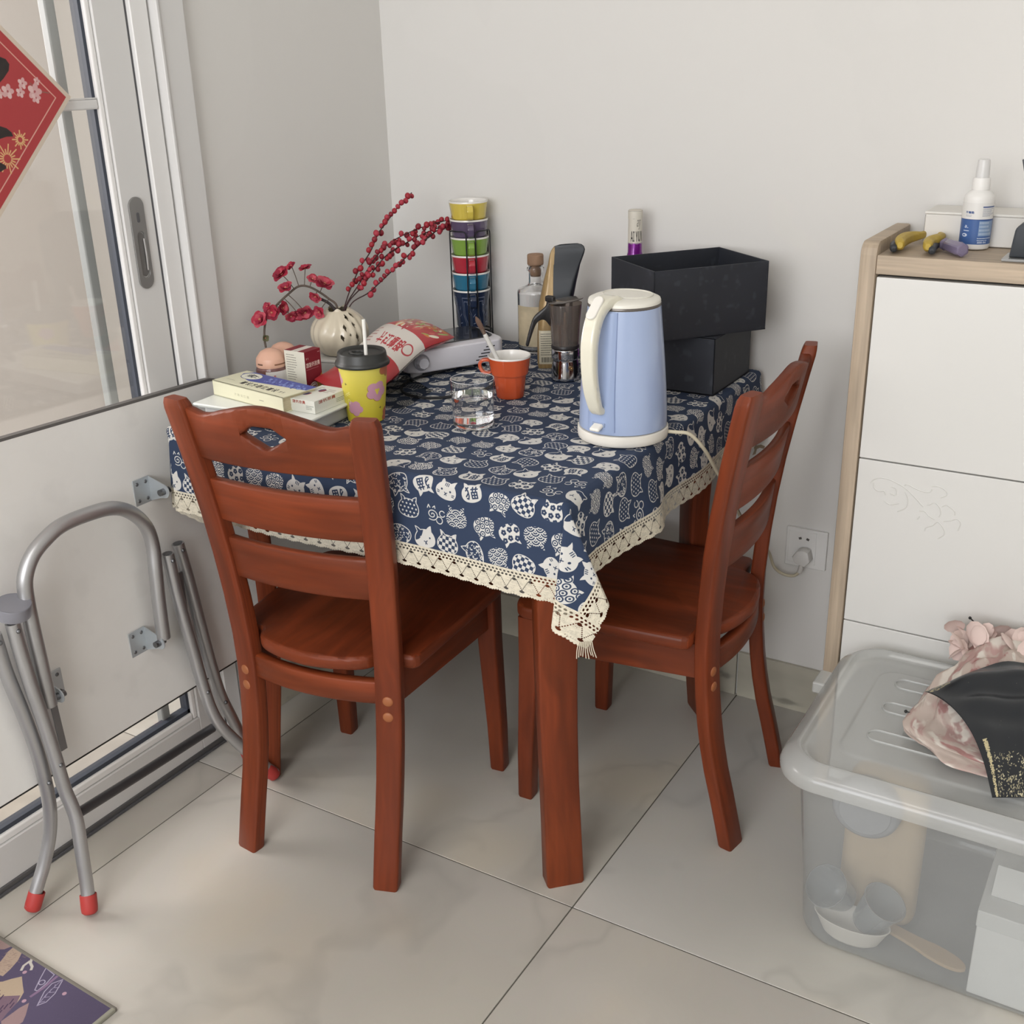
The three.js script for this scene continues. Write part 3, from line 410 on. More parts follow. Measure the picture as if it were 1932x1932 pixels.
  pw('end_cap', [lathe([[0.0275, 0.014], [0.028, 0.016], [0.028, 0.034], [0.0265, 0.036], [0.0255, 0.034], [0.0255, 0.015]], 24).rotateZ(-0.25).translate(0.105, 0.545, 1.2), cyl(0.027, 0.027, 0.002, 24).rotateZ(-0.25).translate(0.1135, 0.578, 1.2)], phy(0xb8b8c0, 0.3, { transmission: 0.6, thickness: 0 }), t, 'grey translucent plastic end cap');
  for (const g of [box(0.003, 0.3, 0.012).rotateX(0.03).translate(0.092, 0.42, 1.155), box(0.003, 0.2, 0.01).translate(0.092, 0.38, 0.846)]) pw('strut', g, std(0x8a8b8e, 0.4, { metalness: 0.8 }), t);
  const br = std(0xc0c6ca, 0.45, { metalness: 0.6 });
  for (const [y, z, dir] of [[0.378, 0.950, -1], [0.644, 0.870, -1], [0.384, 1.134, 1]]) {
    const xs = 0.085 - (y - 0.232) * 0.079 + 0.001; const lug = new THREE.Shape(); lug.moveTo(0, -0.024); lug.lineTo(0.03, -0.014); lug.absarc(0.038, 0, 0.013, -1.2, 1.2); lug.lineTo(0.0, 0.024); lug.closePath();
    const m = pw('bracket', [rbox(0.002, 0.05, 0.038, 0.001, xs, y, z), extr(lug, 0.002).translate(xs - 0.001, y, z + dir * 0.018 - 0.001)], br, t);
    for (const [p, q] of [[-0.016, -0.010], [0.016, -0.010], [-0.016, 0.010], [0.016, 0.010]]) partn('screw', sph(0.0036, 10).scale(0.5, 1, 1).translate(xs + 0.001 - t.position.x, y + p, z + q - t.position.z), std(0x6f7072, 0.4, { metalness: 0.7 }), m);
    part('pivot', cyl(0.006, 0.006, 0.022, 14).rotateX(Math.PI / 2).translate(xs + 0.037 - t.position.x, y, z + dir * 0.018 - t.position.z), std(0x77787a, 0.3, { metalness: 0.9 }), m);
  }
}
// ---------------------------------------------------------------- white shoe cabinet with an oak-look frame
const oakTex = pixTex(512, 256, (u, v) => { const g = fbm(u, v, 3, 19, 4, 40), f = fbm(u, v, 8, 53, 3, 100), b = fbm(u, v, 2, 23, 3, 4), k = 0.9 + 0.16 * (g - 0.5) + 0.12 * (f - 0.5) + 0.08 * (b - 0.5); return [197 * k, 178 * k, 155 * k]; }, true, [1.7, 3.4]);
M.oak = std(0xffffff, 0.55, { map: oakTex });
M.lacquer = phy(0xdcdbd7, 0.32, { clearcoat: 0.25, clearcoatRoughness: 0.2 });
{
  const c = thing('shoe_cabinet', 'white flip-door shoe cabinet with an oak-look frame and a carved flower, against the wall', 'cabinet', [1.54, 0, 0.12]);
  const W0 = 1.139, W1 = 1.93, D = 0.24;
  for (const s of [0, 1]) { // side panels with rounded upper corner
    const p = new THREE.Shape(); const r = 0.022; p.moveTo(0.014, 0.001); p.lineTo(D, 0.001); p.lineTo(D, 1.061 - r); p.absarc(D - r, 1.061 - r, r, 0, Math.PI / 2); p.lineTo(0.014, 1.061); p.closePath();
    pw('side_panel', grainUV(toCreasedNormals(extr(p, 0.028, 0.004), 0.5).rotateY(-Math.PI / 2).translate(s ? W1 : W0 + 0.028, 0, 0), 1), M.oak, c);
  }
  pw('top_board', grainUV(rbx(W0 + 0.028, W1 - 0.028, 1.009, 1.040, 0.002, D - 0.001, 0.0015), 0), M.oak, c);
  pw('carcass', bx(W0 + 0.028, W1 - 0.028, 0.02, 1.007, 0.01, D - 0.022), std(0x2e2a27, 0.8), c);
  const fr = (n, y0, y1, lab) => pw(n, rbx(W0 + 0.0305, W1 - 0.0305, y0, y1, D - 0.02, D - 0.001, 0.0012), M.lacquer, c, lab);
  fr('door', 0.6895, 1.0045); const dd = fr('door', 0.3705, 0.687, 'door with a carved flower scroll'); fr('plinth', 0.02, 0.368);
  const carve = [[[1.193, 0.645], [1.200, 0.654], [1.214, 0.658], [1.231, 0.655], [1.252, 0.646], [1.270, 0.632], [1.286, 0.617]], [[1.199, 0.646], [1.200, 0.637], [1.209, 0.632], [1.218, 0.634], [1.221, 0.627]], [[1.229, 0.644], [1.237, 0.642], [1.238, 0.630], [1.228, 0.632]], [[1.219, 0.616], [1.231, 0.611], [1.245, 0.616]], [[1.253, 0.639], [1.259, 0.627], [1.258, 0.611], [1.244, 0.600]], [[1.251, 0.650], [1.256, 0.653], [1.276, 0.646], [1.293, 0.645], [1.297, 0.651]], [[1.296, 0.657], [1.308, 0.658], [1.320, 0.652], [1.321, 0.644], [1.312, 0.639]], [[1.292, 0.622], [1.297, 0.623], [1.303, 0.628], [1.312, 0.622], [1.316, 0.611], [1.314, 0.603]], [[1.316, 0.623], [1.323, 0.627], [1.330, 0.624], [1.338, 0.618], [1.339, 0.611]], [[1.322, 0.597], [1.333, 0.600], [1.343, 0.605], [1.350, 0.598], [1.347, 0.584]], [[1.293, 0.573], [1.295, 0.580], [1.306, 0.586], [1.313, 0.594], [1.323, 0.584], [1.326, 0.573], [1.316, 0.563]], [[1.280, 0.608], [1.289, 0.609], [1.297, 0.602], [1.307, 0.597]], [[1.279, 0.592], [1.282, 0.598]]];
  part('carved_scroll', merge(carve.map((l) => tube(l.map(([x, y]) => V(x - 1.54, y, D - 0.0012 - 0.12)), 0.0011, 14, 6))), std(0xd9d8d3, 0.4), dd);
}
// ---------------------------------------------------------------- translucent storage bin
M.binPlastic = phy(0xe2e4e4, 0.11, { transmission: 0.77, thickness: 0, ior: 1.45, specularIntensity: 0.8 });
M.lidPlastic = phy(0xe2e3e1, 0.2, { transmission: 0.62, thickness: 0, ior: 1.45 });
const BX0 = 1.190, BX1 = 1.80, BZ0 = 0.262, BZ1 = 0.708, BH = 0.352;
{
  const t = thing('storage_bin', 'large translucent plastic storage bin with a lid, on the floor before the cabinet', 'storage bin', [1.497, 0, 0.505]);
  const loop = (x0, x1, z0, z1, r, y, n = 8) => roundLoop(x1 - x0, z1 - z0, r, n).map(([p, q]) => V((x0 + x1) / 2 + p, y, (z0 + z1) / 2 + q)).reverse();
  const wall = [[0.0125, 0.004], [0.008, 0.008], [0.003, 0.018], [0, 0.03]].map(([i, y]) => [i, y]);
  const body = []; for (const [ins, y] of wall) body.push(loop(1.244 + ins, 1.752 - ins, 0.306 + ins, 0.682 - ins, 0.05, y));
  body.push(loop(1.238, 1.76, 0.298, 0.684, 0.053, 0.12), loop(1.230, 1.768, 0.29, 0.687, 0.055, 0.2), loop(1.220, 1.778, 0.281, 0.691, 0.056, 0.32));
  const bot = new THREE.ShapeGeometry(poly(roundLoop(0.483, 0.351, 0.048, 8))).rotateX(-Math.PI / 2).translate(1.498, 0.0042, 0.494);
  pw('bin_body', [gridGeo(body, true), bot], M.binPlastic, t);
  // lid: rolled rim, step, recessed panel with three slotted ribs
  const L = (ins, y, r) => loop(BX0 + ins, BX1 - ins, BZ0 + ins, BZ1 - ins, Math.max(0.02, r), y);
  pw('lid', [gridGeo([L(0.003, 0.310, 0.066), L(0.0, 0.313, 0.07), L(-0.001, 0.324, 0.07), L(0.001, 0.332, 0.07), L(0.006, 0.339, 0.067), L(0.020, 0.3505, 0.058), L(0.024, 0.352, 0.055), L(0.027, 0.351, 0.053), L(0.030, 0.344, 0.051), L(0.036, 0.341, 0.05), L(0.075, 0.341, 0.035), L(0.08, 0.3435, 0.033), L(0.084, 0.345, 0.03), L(0.12, 0.345, 0.02)], true), new THREE.ShapeGeometry(poly(roundLoop(BX1 - BX0 - 0.24, BZ1 - BZ0 - 0.24, 0.02, 8))).rotateX(-Math.PI / 2).translate((BX0 + BX1) / 2, 0.345, (BZ0 + BZ1) / 2)], M.lidPlastic, t);
  for (const z of [0.383, 0.467, 0.560]) { const s = new THREE.Shape(); s.absarc(-0.055, 0, 0.017, Math.PI / 2, Math.PI * 1.5); s.absarc(0.055, 0, 0.017, -Math.PI / 2, Math.PI / 2); s.closePath(); const h = new THREE.Path(); h.absarc(-0.055, 0, 0.0145, Math.PI / 2, Math.PI * 1.5); h.absarc(0.055, 0, 0.0145, -Math.PI / 2, Math.PI / 2); h.closePath(); s.holes.push(h); pw('lid_slot', extr(s, 0.004, 0.001).rotateX(-Math.PI / 2).translate(1.372, 0.3446, z), M.lidPlastic, t); }
  pw('latch', rbox(0.022, 0.022, 0.05, 0.004, 1.184, 0.328, 0.41), M.lidPlastic, t);
}
// things inside the bin
{
  const t = thing('canister', 'beige plastic canister with a round grey cap, blurred inside the translucent bin', 'container', [1.345, 0.0055, 0.560], 0.03);
  part('body', rbox(0.125, 0.285, 0.06, 0.026, 0, 0.1425, 0), std(0xc9b292, 0.6), t);
  part('cap', [lathe([[0.0001, 0.026], [0.034, 0.026], [0.0355, 0.0245], [0.0355, 0.022], [0.040, 0.022], [0.046, 0.016], [0.048, 0], [0.04, 0]], 32).rotateX(Math.PI / 2).scale(1.15, 1.15, 1).translate(-0.026, 0.230, 0.028)], std(0xa7a8ac, 0.5), t, 'round grey cap');
}
{
  const t = thing('bowl', 'shallow white bowl holding clear cups at the bottom of the storage bin', 'bowl', [1.325, 0.0055, 0.640]);
  t.scale.z = 0.5; part('shell', lathe([[0.0001, 0.002], [0.035, 0.0], [0.045, 0.008], [0.06, 0.04], [0.0615, 0.041], [0.060, 0.0425], [0.057, 0.040], [0.042, 0.011], [0.0001, 0.006]], 40), std(0xe9e2d8, 0.4), t);
  const mk = (x, y, z, rx, rz, lab) => { const g = thing('clear_cup', lab, 'cup', [x, y, z]); g.rotation.set(rx, 0, rz); part('shell', lathe([[0.0001, 0.002], [0.024, 0.0], [0.0255, 0.003], [0.034, 0.062], [0.0355, 0.064], [0.033, 0.064], [0.0235, 0.005], [0.0001, 0.005]], 32), phy(0xd8dcde, 0.1, { transmission: 0.72, thickness: 0 }), g); };
  mk(1.300, 0.060, 0.612, 0.75, 0.3, 'clear cup lying in the white bowl, its open mouth towards the bin front');
  mk(1.346, 0.040, 0.630, 0.12, -0.42, 'clear cup tipped back in the white bowl, right of the open-mouthed cup');
}
{
  const t = thing('spatula', 'pale wooden spatula lying on the bottom of the storage bin', 'spatula', [1.44, 0.0055, 0.632], 0);
  const s = new THREE.Shape(); s.moveTo(-0.11, -0.011); s.quadraticCurveTo(-0.04, -0.009, -0.01, -0.016); s.quadraticCurveTo(0.045, -0.02, 0.05, 0); s.quadraticCurveTo(0.045, 0.02, -0.01, 0.016); s.quadraticCurveTo(-0.04, 0.009, -0.11, 0.011); s.closePath();
  part('blade', extr(s, 0.006, 0.001).rotateX(-Math.PI / 2).rotateY(-0.28).translate(0.015, 0.02, 0.0), std(0xc0a480, 0.7), t); part('handle', cyl(0.007, 0.006, 0.05, 10).rotateZ(Math.PI / 2).rotateY(-0.28).translate(-0.105, 0.023, -0.028), std(0xc0a480, 0.7), t);
}
{
  const t = thing('carton', 'white carton standing inside the storage bin at the right', 'box', [1.585, 0.0055, 0.585], 0.0);
  part('box_body', rbox(0.15, 0.13, 0.16, 0.002, 0, 0.065, 0), std(0xecebe8, 0.6), t); part('lid_flap', rbox(0.153, 0.03, 0.163, 0.002, 0, 0.144, 0), std(0xe2e1de, 0.6), t);
  part('folded_tab', box(0.07, 0.003, 0.05).rotateX(0.5).translate(-0.03, 0.174, 0.02), std(0xf2f1ee, 0.6), t);
}
// crumpled floral cloth on the lid, black leatherette scrap over it
{
  const floral = pixTex(512, 512, (u, v) => { const a = fbm(u, v, 4, 3, 4), b = fbm(u + a * 0.2, v + 0.1, 6, 29, 4), c = fbm(u, v + a * 0.2, 9, 71, 3), p = smooth(0.45, 0.62, b), q = smooth(0.55, 0.7, c); let r = [196, 180, 170]; r = r.map((x, i) => lerp(x, [184, 152, 146][i], p)); r = r.map((x, i) => lerp(x, [222, 214, 204][i], q)); const d = smooth(0.62, 0.74, fbm(u, v, 7, 133, 4)); return r.map((x, i) => lerp(x, [160, 106, 104][i], d * 0.7)); });
  const t = thing('floral_cloth', 'crumpled pale pink floral cloth bundle on the lid of the storage bin', 'cloth', [1.49, BH + 0.002, 0.43]);
  const NU = 90, NV = 46, rows = [];
  for (let j = 0; j <= NV; j++) { const v = j / NV, row = []; for (let i = 0; i < NU; i++) { const an = i / NU * Math.PI * 2, c = Math.cos(an), s = Math.sin(an), el = Math.pow(Math.abs(c), 0.8) * Math.sign(c), sl = Math.pow(Math.abs(s), 0.8) * Math.sign(s), th = v * Math.PI / 2, n = fbm(i / NU, v * 0.9, 7, 5, 4, 5), n2 = fbm(i / NU, v * 0.8 + 0.1, 16, 15, 3, 10), k = 1 + 0.28 * (n - 0.5) + 0.16 * (n2 - 0.5); const rad = Math.cos(th); row.push(V(el * rad * (0.135 + 0.02 * s) * k, Math.sin(th) * (0.094 - 0.078 * smooth(-0.7, 0.75, sl * rad)) * (0.7 + 0.65 * n) + 0.012 * smooth(0, .25, v) * n2, sl * rad * 0.185 * k)); } rows.push(row); }
  part('bundle', gridGeo(rows, true, (i, j) => [i / NU * 3, j / NV * 1.5]), std(0xffffff, 0.9, { map: floral, side: THREE.DoubleSide }), t);
  const ruf = std(0xdcc6be, 0.9, { side: THREE.DoubleSide }), petals = []; for (let k = 0; k < 40; k++) { const g = new THREE.SphereGeometry(rr(0.012, 0.024), 10, 6, 0, Math.PI * 2, 0, 1.1).scale(1, 0.5, 1.3); g.rotateX(rr(-1.1, 1.1)).rotateZ(rr(-1.1, 1.1)).translate(rr(-0.12, 0.02), rr(0.04, 0.085), rr(-0.15, -0.09)); petals.push(g); }
  petals.forEach((g) => partn('ruffle', g, ruf, t));
  const stems = []; for (const [x, y, z, a] of [[-0.135, 0.012, 0.07, 1.5], [-0.09, 0.085, -0.15, 0.9]]) stems.push(cyl(0.0012, 0.0012, 0.022, 6).rotateZ(a).translate(x, y, z), sph(0.0028, 8, x - 0.011 * Math.sin(a), y + 0.011 * Math.cos(a), z)); stems.forEach((g, i) => partn(i % 2 ? 'bead' : 'thread', g, M.black, t));
}
{
  const lt = canvasTex(512, 512, (c, W) => { c.fillStyle = '#24272b'; c.fillRect(0, 0, W, W); for (let k = 0; k < 420; k++) { const q = rnd(), x = rr(0.1, 0.75) * W, y = (1 - Math.pow(rnd(), 1.3) * 0.30) * W; c.fillStyle = q < 0.5 ? '#c6bd9c' : '#9a9274'; c.save(); c.translate(x, y); c.rotate(rnd() * 3); c.fillRect(0, 0, rr(2, 13), rr(2, 5)); c.restore(); } for (let k = 0; k < 260; k++) { const s = rnd(); c.fillStyle = '#c2b68e'; c.fillRect((0.055 + rr(-0.012, 0.012)) * W, (0.6 + 0.4 * s) * W, rr(3, 9), rr(2, 6)); } for (let k = 0; k < 60; k++) { c.fillStyle = '#a89d78'; c.fillRect(rnd() * 0.08 * W, rnd() * 0.06 * W, rr(2, 9), rr(2, 5)); } for (let k = 0; k < 40; k++) { c.fillStyle = '#5d5b52'; c.fillRect(rnd() * W, rnd() * W, 2, 2); } });
  lt.wrapS = lt.wrapT = THREE.ClampToEdgeWrapping;
  const t = thing('leatherette_scrap', 'black leatherette scrap with worn gold edges, draped over the pink floral cloth', 'leather scrap', [1.5, BH, 0.5]);
  const c4 = [V(1.366, 0.405, 0.490), V(1.66, 0.47, 0.33), V(1.60, 0.358, 0.60), V(1.502, 0.358, 0.655)], rows = [], N = 36; // far-left, far-right, near-right, near-left
  for (let j = 0; j <= N; j++) { const v = j / N, row = []; for (let i = 0; i <= N; i++) { const u = i / N, a = c4[0].clone().lerp(c4[3], v), b = c4[1].clone().lerp(c4[2], v), p = a.lerp(b, u); p.y += 0.028 * Math.sin(Math.PI * Math.pow(v, 0.8)) * (1 - 0.3 * u) + 0.012 * Math.sin(Math.PI * u) * (1 - v) + 0.012 * Math.sin(u * 9 + v * 4) * (1 - v) * smooth(0, 0.2, u) + 0.012 * Math.exp(-(((u - 0.35 - v * 0.5) / 0.1) ** 2)) * (1 - v); p.z -= 0.03 * Math.sin(Math.PI * u) * (1 - v); p.x += 0.016 * Math.sin(Math.PI * v) * (1 - u); p.y += 0.006 * Math.sin(v * 26 - u * 7) * smooth(0.75, 0.1, v) * smooth(0, 0.15, u); row.push(p); } rows.push(row); }
  const g = gridGeo(rows, false, (i, j) => [i / N, 1 - j / N]); const under = gridGeo(rows.map((r) => r.map((p) => p.clone().add(V(0, -0.0015, 0))).reverse()), false, () => [0.3, 0.7]);
  pw('sheet', [g, under], phy(0xffffff, 0.3, { map: lt, specularIntensity: 0.9, side: THREE.DoubleSide }), t);
}
// ---------------------------------------------------------------- lettering made of strokes
const G = {
  you: [[[.02, .12], [.48, .12]], [[.18, .12], [.18, .3]], [[.33, .12], [.33, .3]], [[.08, .3], [.43, .3], [.43, .92], [.08, .92], [.08, .3]], [[.08, .7], [.43, .7]]],
  xi: [[[.55, .2], [.97, .2]], [[.66, .06], [.66, .38]], [[.86, .06], [.86, .38]], [[.5, .38], [1, .38]], [[.6, .5], [.92, .5], [.92, .93], [.6, .93], [.6, .5]], [[.6, .71], [.92, .71]]],
  qun: [[[.72, .05], [.6, .25], [.92, .25]], [[.62, .34], [.54, .5]], [[.85, .34], [.97, .5]], [[.72, .44], [.54, .74]], [[.6, .6], [.9, .6], [.55, .96]], [[.63, .7], [.98, .96]]],
  jin: [[[.2, .05], [.04, .32]], [[.15, .2], [.42, .2]], [[.1, .42], [.4, .42]], [[.06, .62], [.42, .62]], [[.22, .42], [.22, .92], [.42, .8]]],
  gai: [[[.48, .15], [1, .15]], [[.72, .15], [.72, .5]], [[.55, .32], [.55, .52], [.97, .52], [.92, .92], [.75, .86]]],
  yue: [[[.12, .1], [.12, .7], [.04, .95]], [[.12, .1], [.42, .1], [.42, .92], [.33, .88]], [[.12, .36], [.42, .36]], [[.12, .62], [.42, .62]]],
  jiao: [[[.72, .03], [.75, .17]], [[.5, .22], [1, .22]], [[.62, .3], [.52, .46]], [[.84, .3], [.97, .46]], [[.9, .48], [.5, .96]], [[.58, .5], [1, .96]]],
  nang: [[[.1, .1], [.9, .1]], [[.5, .02], [.5, .32]], [[.2, .17], [.8, .17], [.8, .28], [.2, .28], [.2, .17]], [[.06, .37], [.94, .37]], [[.15, .44], [.42, .44], [.42, .55], [.15, .55], [.15, .44]], [[.58, .44], [.85, .44], [.85, .55], [.58, .55], [.58, .44]], [[.1, .65], [.9, .65]], [[.32, .58], [.32, .76]], [[.68, .58], [.68, .76]], [[.05, .78], [.95, .78]], [[.42, .78], [.12, .98]], [[.55, .78], [.92, .98]]],
  jian: [[[.05, .15], [.3, .15], [.12, .45], [.32, .45], [.1, .9]], [[.1, .5], [.4, .92], [.98, .92]], [[.42, .2], [.9, .2], [.9, .48], [.42, .48]], [[.38, .34], [.98, .34]], [[.42, .62], [.92, .62]], [[.66, .05], [.66, .84]], [[.38, .76], [.98, .76]]],
  she: [[[.1, .08], [.22, .2]], [[.04, .35], [.22, .35], [.22, .85], [.36, .72]], [[.55, .1], [.52, .4], [.42, .5]], [[.55, .1], [.8, .1], [.8, .4], [.95, .42]], [[.48, .55], [.88, .55], [.45, .96]], [[.55, .62], [.97, .96]]],
  fang: [[[.48, .04], [.55, .16]], [[.05, .25], [.95, .25]], [[.4, .25], [.36, .6], [.1, .95]], [[.38, .48], [.78, .48], [.7, .92], [.55, .88]]],
  lu: [[[.08, .1], [.4, .1], [.4, .38], [.08, .38], [.08, .1]], [[.24, .38], [.24, .85]], [[.24, .6], [.42, .6]], [[.1, .55], [.1, .88], [.45, .8]], [[.62, .05], [.5, .35]], [[.58, .18], [.88, .18], [.5, .58]], [[.6, .28], [.98, .58]], [[.58, .62], [.9, .62], [.9, .94], [.58, .94], [.58, .62]]],
  hong: [[[.25, .05], [.06, .3], [.3, .3]], [[.34, .2], [.06, .58], [.36, .54]], [[.05, .88], [.38, .78]], [[.48, .18], [.95, .18]], [[.72, .18], [.72, .88]], [[.42, .88], [1, .88]]],
};
function glyph(c, parts, x, y, s, w) { c.lineWidth = w; c.lineCap = c.lineJoin = 'round'; for (const k of parts) for (const l of G[k]) { c.beginPath(); l.forEach((p, i) => i ? c.lineTo(x + p[0] * s, y + p[1] * s) : c.moveTo(x + p[0] * s, y + p[1] * s)); c.stroke(); } }
const CALCIUM = [['you', 'xi'], ['you', 'qun'], ['jin', 'gai'], ['yue', 'jiao'], ['nang']];
function lines(c, x, y, w, n, dy, h, col) { c.fillStyle = col; for (let k = 0; k < n; k++) { let p = x; const e = x + w * rr(0.55, 1); while (p < e) { const q = rr(3, 9); c.fillRect(p, y + k * dy, q, h); p += q + rr(1, 3); } } }
// box whose six faces take rectangles of one printed sheet: faces = {px,nx,py,ny,pz,nz: [u0,v0,u1,v1]} in canvas fractions (v down)
function printedBox(w, h, d, faces, r = 0) {
  const g = new THREE.BoxGeometry(w, h, d), uv = g.attributes.uv, order = ['px', 'nx', 'py', 'ny', 'pz', 'nz'];
  order.forEach((f, k) => { const [u0, v0, u1, v1] = faces[f] || faces.all; for (let i = 0; i < 4; i++) { const a = uv.getX(k * 4 + i), b = uv.getY(k * 4 + i); uv.setXY(k * 4 + i, lerp(u0, u1, a), 1 - lerp(v1, v0, b)); } });
  return g;
}
const stuff = (m) => { m.userData.kind = 'stuff'; return m; };
M.ceramicWhite = phy(0xe9e6e0, 0.18, { clearcoat: 0.4, clearcoatRoughness: 0.08 });
M.glass = phy(0xffffff, 0.0, { transmission: 1, thickness: 0.002, ior: 1.5 });

// ---------------------------------------------------------------- vase of branches on a small white box in the corner
{
  const b = thing('low_box', 'low pale grey box under the ribbed cream vase', 'box', [0.148, T, 0.405], 0.25);
  part('box_body', rbox(0.092, 0.03, 0.10, 0.003, 0, 0.0155, 0), std(0xd0cfcb, 0.5), b); part('lid', rbox(0.095, 0.006, 0.103, 0.002, 0, 0.033, 0), std(0xdcdbd7, 0.5), b);
  const vz = thing('vase', 'squat cream ribbed ceramic vase with cut-out holes, holding red branches in the corner', 'vase', [0.150, T + 0.0364, 0.40], 0.35);
  const prof = [[0, 0.026], [0.002, 0.034], [0.012, 0.046], [0.028, 0.0555], [0.045, 0.058], [0.06, 0.0545], [0.075, 0.045], [0.086, 0.033], [0.092, 0.0245]];
  const holes = [[0.62, 0.080, 6.5], [0.98, 0.083, 6], [0.42, 0.063, 7], [0.82, 0.066, 7], [0.30, 0.044, 8], [0.86, 0.042, 10], [0.60, 0.048, 4]];
  const NU = 220, NV = 90, shell = (inset, flip) => {
    const pos = [], uv = [], idx = []; const P = [];
    for (let j = 0; j <= NV; j++) for (let i = 0; i <= NU; i++) { const y = j / NV * 0.092, th = i / NU * Math.PI * 2, rib = Math.sin(th * 17 + 1.6 * Math.sin(y * 60 + th * 3)) * 0.0011 * smooth(0.004, 0.02, y) * smooth(0.095, 0.07, y), r = crv(prof, y) - inset + rib, top = j === NV ? 0.004 * Math.sin(th * 5) : 0; P.push([th, y]); pos.push(r * Math.sin(th), y + top, r * Math.cos(th)); uv.push(i / NU, j / NV); }
    for (let j = 0; j < NV; j++) for (let i = 0; i < NU; i++) { const a = j * (NU + 1) + i, [th, y] = P[a]; let cut = false; for (const [ht, hy, hr] of holes) { const dx = (((th - ht - 0.12 + Math.PI * 5) % (Math.PI * 2)) - Math.PI) * crv(prof, y) * 1000, dy = (y - hy) * 1000; if (Math.abs(dx + dy * 0.25) / (hr * 0.55) + Math.abs(dy) / hr < 1) cut = true; } if (cut) continue; const b = a + 1, c = a + NU + 1, d = c + 1; flip ? idx.push(a, d, b, a, c, d) : idx.push(a, b, d, a, d, c); }
    const g = new THREE.BufferGeometry(); g.setAttribute('position', new THREE.Float32BufferAttribute(pos, 3)); g.setAttribute('uv', new THREE.Float32BufferAttribute(uv, 2)); g.setIndex(idx); g.computeVertexNormals(); return g;
  };
  part('body', [shell(0), shell(0.0025, true), new THREE.CircleGeometry(0.026, 40).rotateX(Math.PI / 2), new THREE.CircleGeometry(0.026, 40).rotateX(-Math.PI / 2).translate(0, 0.0004, 0)], phy(0xd3c9b3, 0.3, { clearcoat: 0.5, clearcoatRoughness: 0.15, side: THREE.DoubleSide }), vz);
}
{
  const stemM = std(0x3a2324, 0.7), berryM = [std(0x9c2230, 0.55), std(0x841a2a, 0.55), std(0xa93342, 0.6)];
  const twig = [
    [[0.153, 0.86, 0.402], [0.163, 0.900, 0.392], [0.160, 0.933, 0.363], [0.155, 0.964, 0.325], [0.155, 0.990, 0.288], [0.150, 1.022, 0.250], [0.143, 1.038, 0.212], [0.138, 1.056, 0.175], [0.137, 1.076, 0.137], [0.131, 1.086, 0.100]],
    [[0.157, 0.86, 0.402], [0.168, 0.902, 0.393], [0.170, 0.936, 0.351], [0.168, 0.970, 0.303], [0.162, 0.991, 0.254], [0.156, 1.002, 0.206], [0.170, 1.015, 0.157], [0.179, 1.021, 0.109], [0.200, 1.028, 0.030]],
    [[0.156, 0.86, 0.400], [0.170, 0.905, 0.390], [0.178, 0.932, 0.350], [0.176, 0.961, 0.300], [0.169, 0.979, 0.250], [0.169, 0.990, 0.200], [0.177, 1.002, 0.150], [0.191, 1.013, 0.100], [0.195, 1.013, 0.030]],
    [[0.160, 0.86, 0.398], [0.175, 0.903, 0.386], [0.192, 0.920, 0.350], [0.199, 0.943, 0.300], [0.201, 0.964, 0.250], [0.196, 0.979, 0.200], [0.200, 0.999, 0.150], [0.197, 1.011, 0.100], [0.188, 1.015, 0.030]]];
  const labs = ['tallest branch of red berries in the cream vase, rising steeply above the others', 'upper of the three berry branches bending right towards the mug stack', 'middle of the three berry branches bending right towards the mug stack', 'lowest of the three berry branches bending right towards the mug stack'];
  const bg = new THREE.SphereGeometry(0.0058, 10, 8).scale(1, 1.12, 1);
  twig.forEach((p, k) => {
    const t = thing('berry_branch', labs[k], 'branch', p[0], 0, 'red berry branches in the vase'); const q = p.map((a) => V(a[0] - p[0][0], a[1] - p[0][1], a[2] - p[0][2])), c = new THREE.CatmullRomCurve3(q);
    part('stem', tube(q, 0.0012, 70, 6), stemM, t);
    const n = [22, 30, 32, 26][k];
    for (let i = 0; i < n; i++) { const s = lerp(k === 0 ? 0.17 : 0.2, 1, (i + 0.5) / n), pt = c.getPointAt(s), a = rnd() * 6.28, o = 0.0066; const m = partn('berry', bg, berryM[Math.floor(rnd() * 3)], t); m.position.set(pt.x + o * Math.cos(a), pt.y + o * Math.sin(a) * 0.8, pt.z + o * Math.sin(a + 1)); m.scale.setScalar(rr(0.8, 1.12) * (i === n - 1 ? 0.9 : 1)); m.rotation.set(rr(-.6, .6), 0, rr(-.6, .6)); }
  });
  // plum blossom spray
  const P0 = [0.148, 0.862, 0.404], t = thing('blossom_branch', 'artificial red plum blossom spray arching left out of the cream vase', 'branch', P0);
  const rel = (l) => l.map((a) => V(a[0] - P0[0], a[1] - P0[1], a[2] - P0[2])), st = [[0.148, 0.862, 0.404], [0.15, 0.899, 0.402], [0.138, 0.915, 0.411], [0.120, 0.931, 0.422], [0.103, 0.941, 0.433], [0.090, 0.941, 0.445], [0.078, 0.928, 0.462], [0.065, 0.910, 0.483], [0.055, 0.890, 0.502], [0.056, 0.870, 0.515], [0.062, 0.849, 0.525], [0.069, 0.835, 0.531]];
  const bark = std(0x5d5148, 0.8), petalM = [std(0xa8243c, 0.7, { side: THREE.DoubleSide }), std(0x93203a, 0.7, { side: THREE.DoubleSide }), std(0xb84a58, 0.7, { side: THREE.DoubleSide })];
  part('stem', tube(rel(st), 0.0022, 80, 7), bark, t);
  part('stem_001', tube(rel([[0.15, 0.885, 0.402], [0.138, 0.904, 0.409], [0.122, 0.914, 0.417], [0.112, 0.917, 0.42]]), 0.003, 20, 7), std(0x3c3435, 0.8), t);
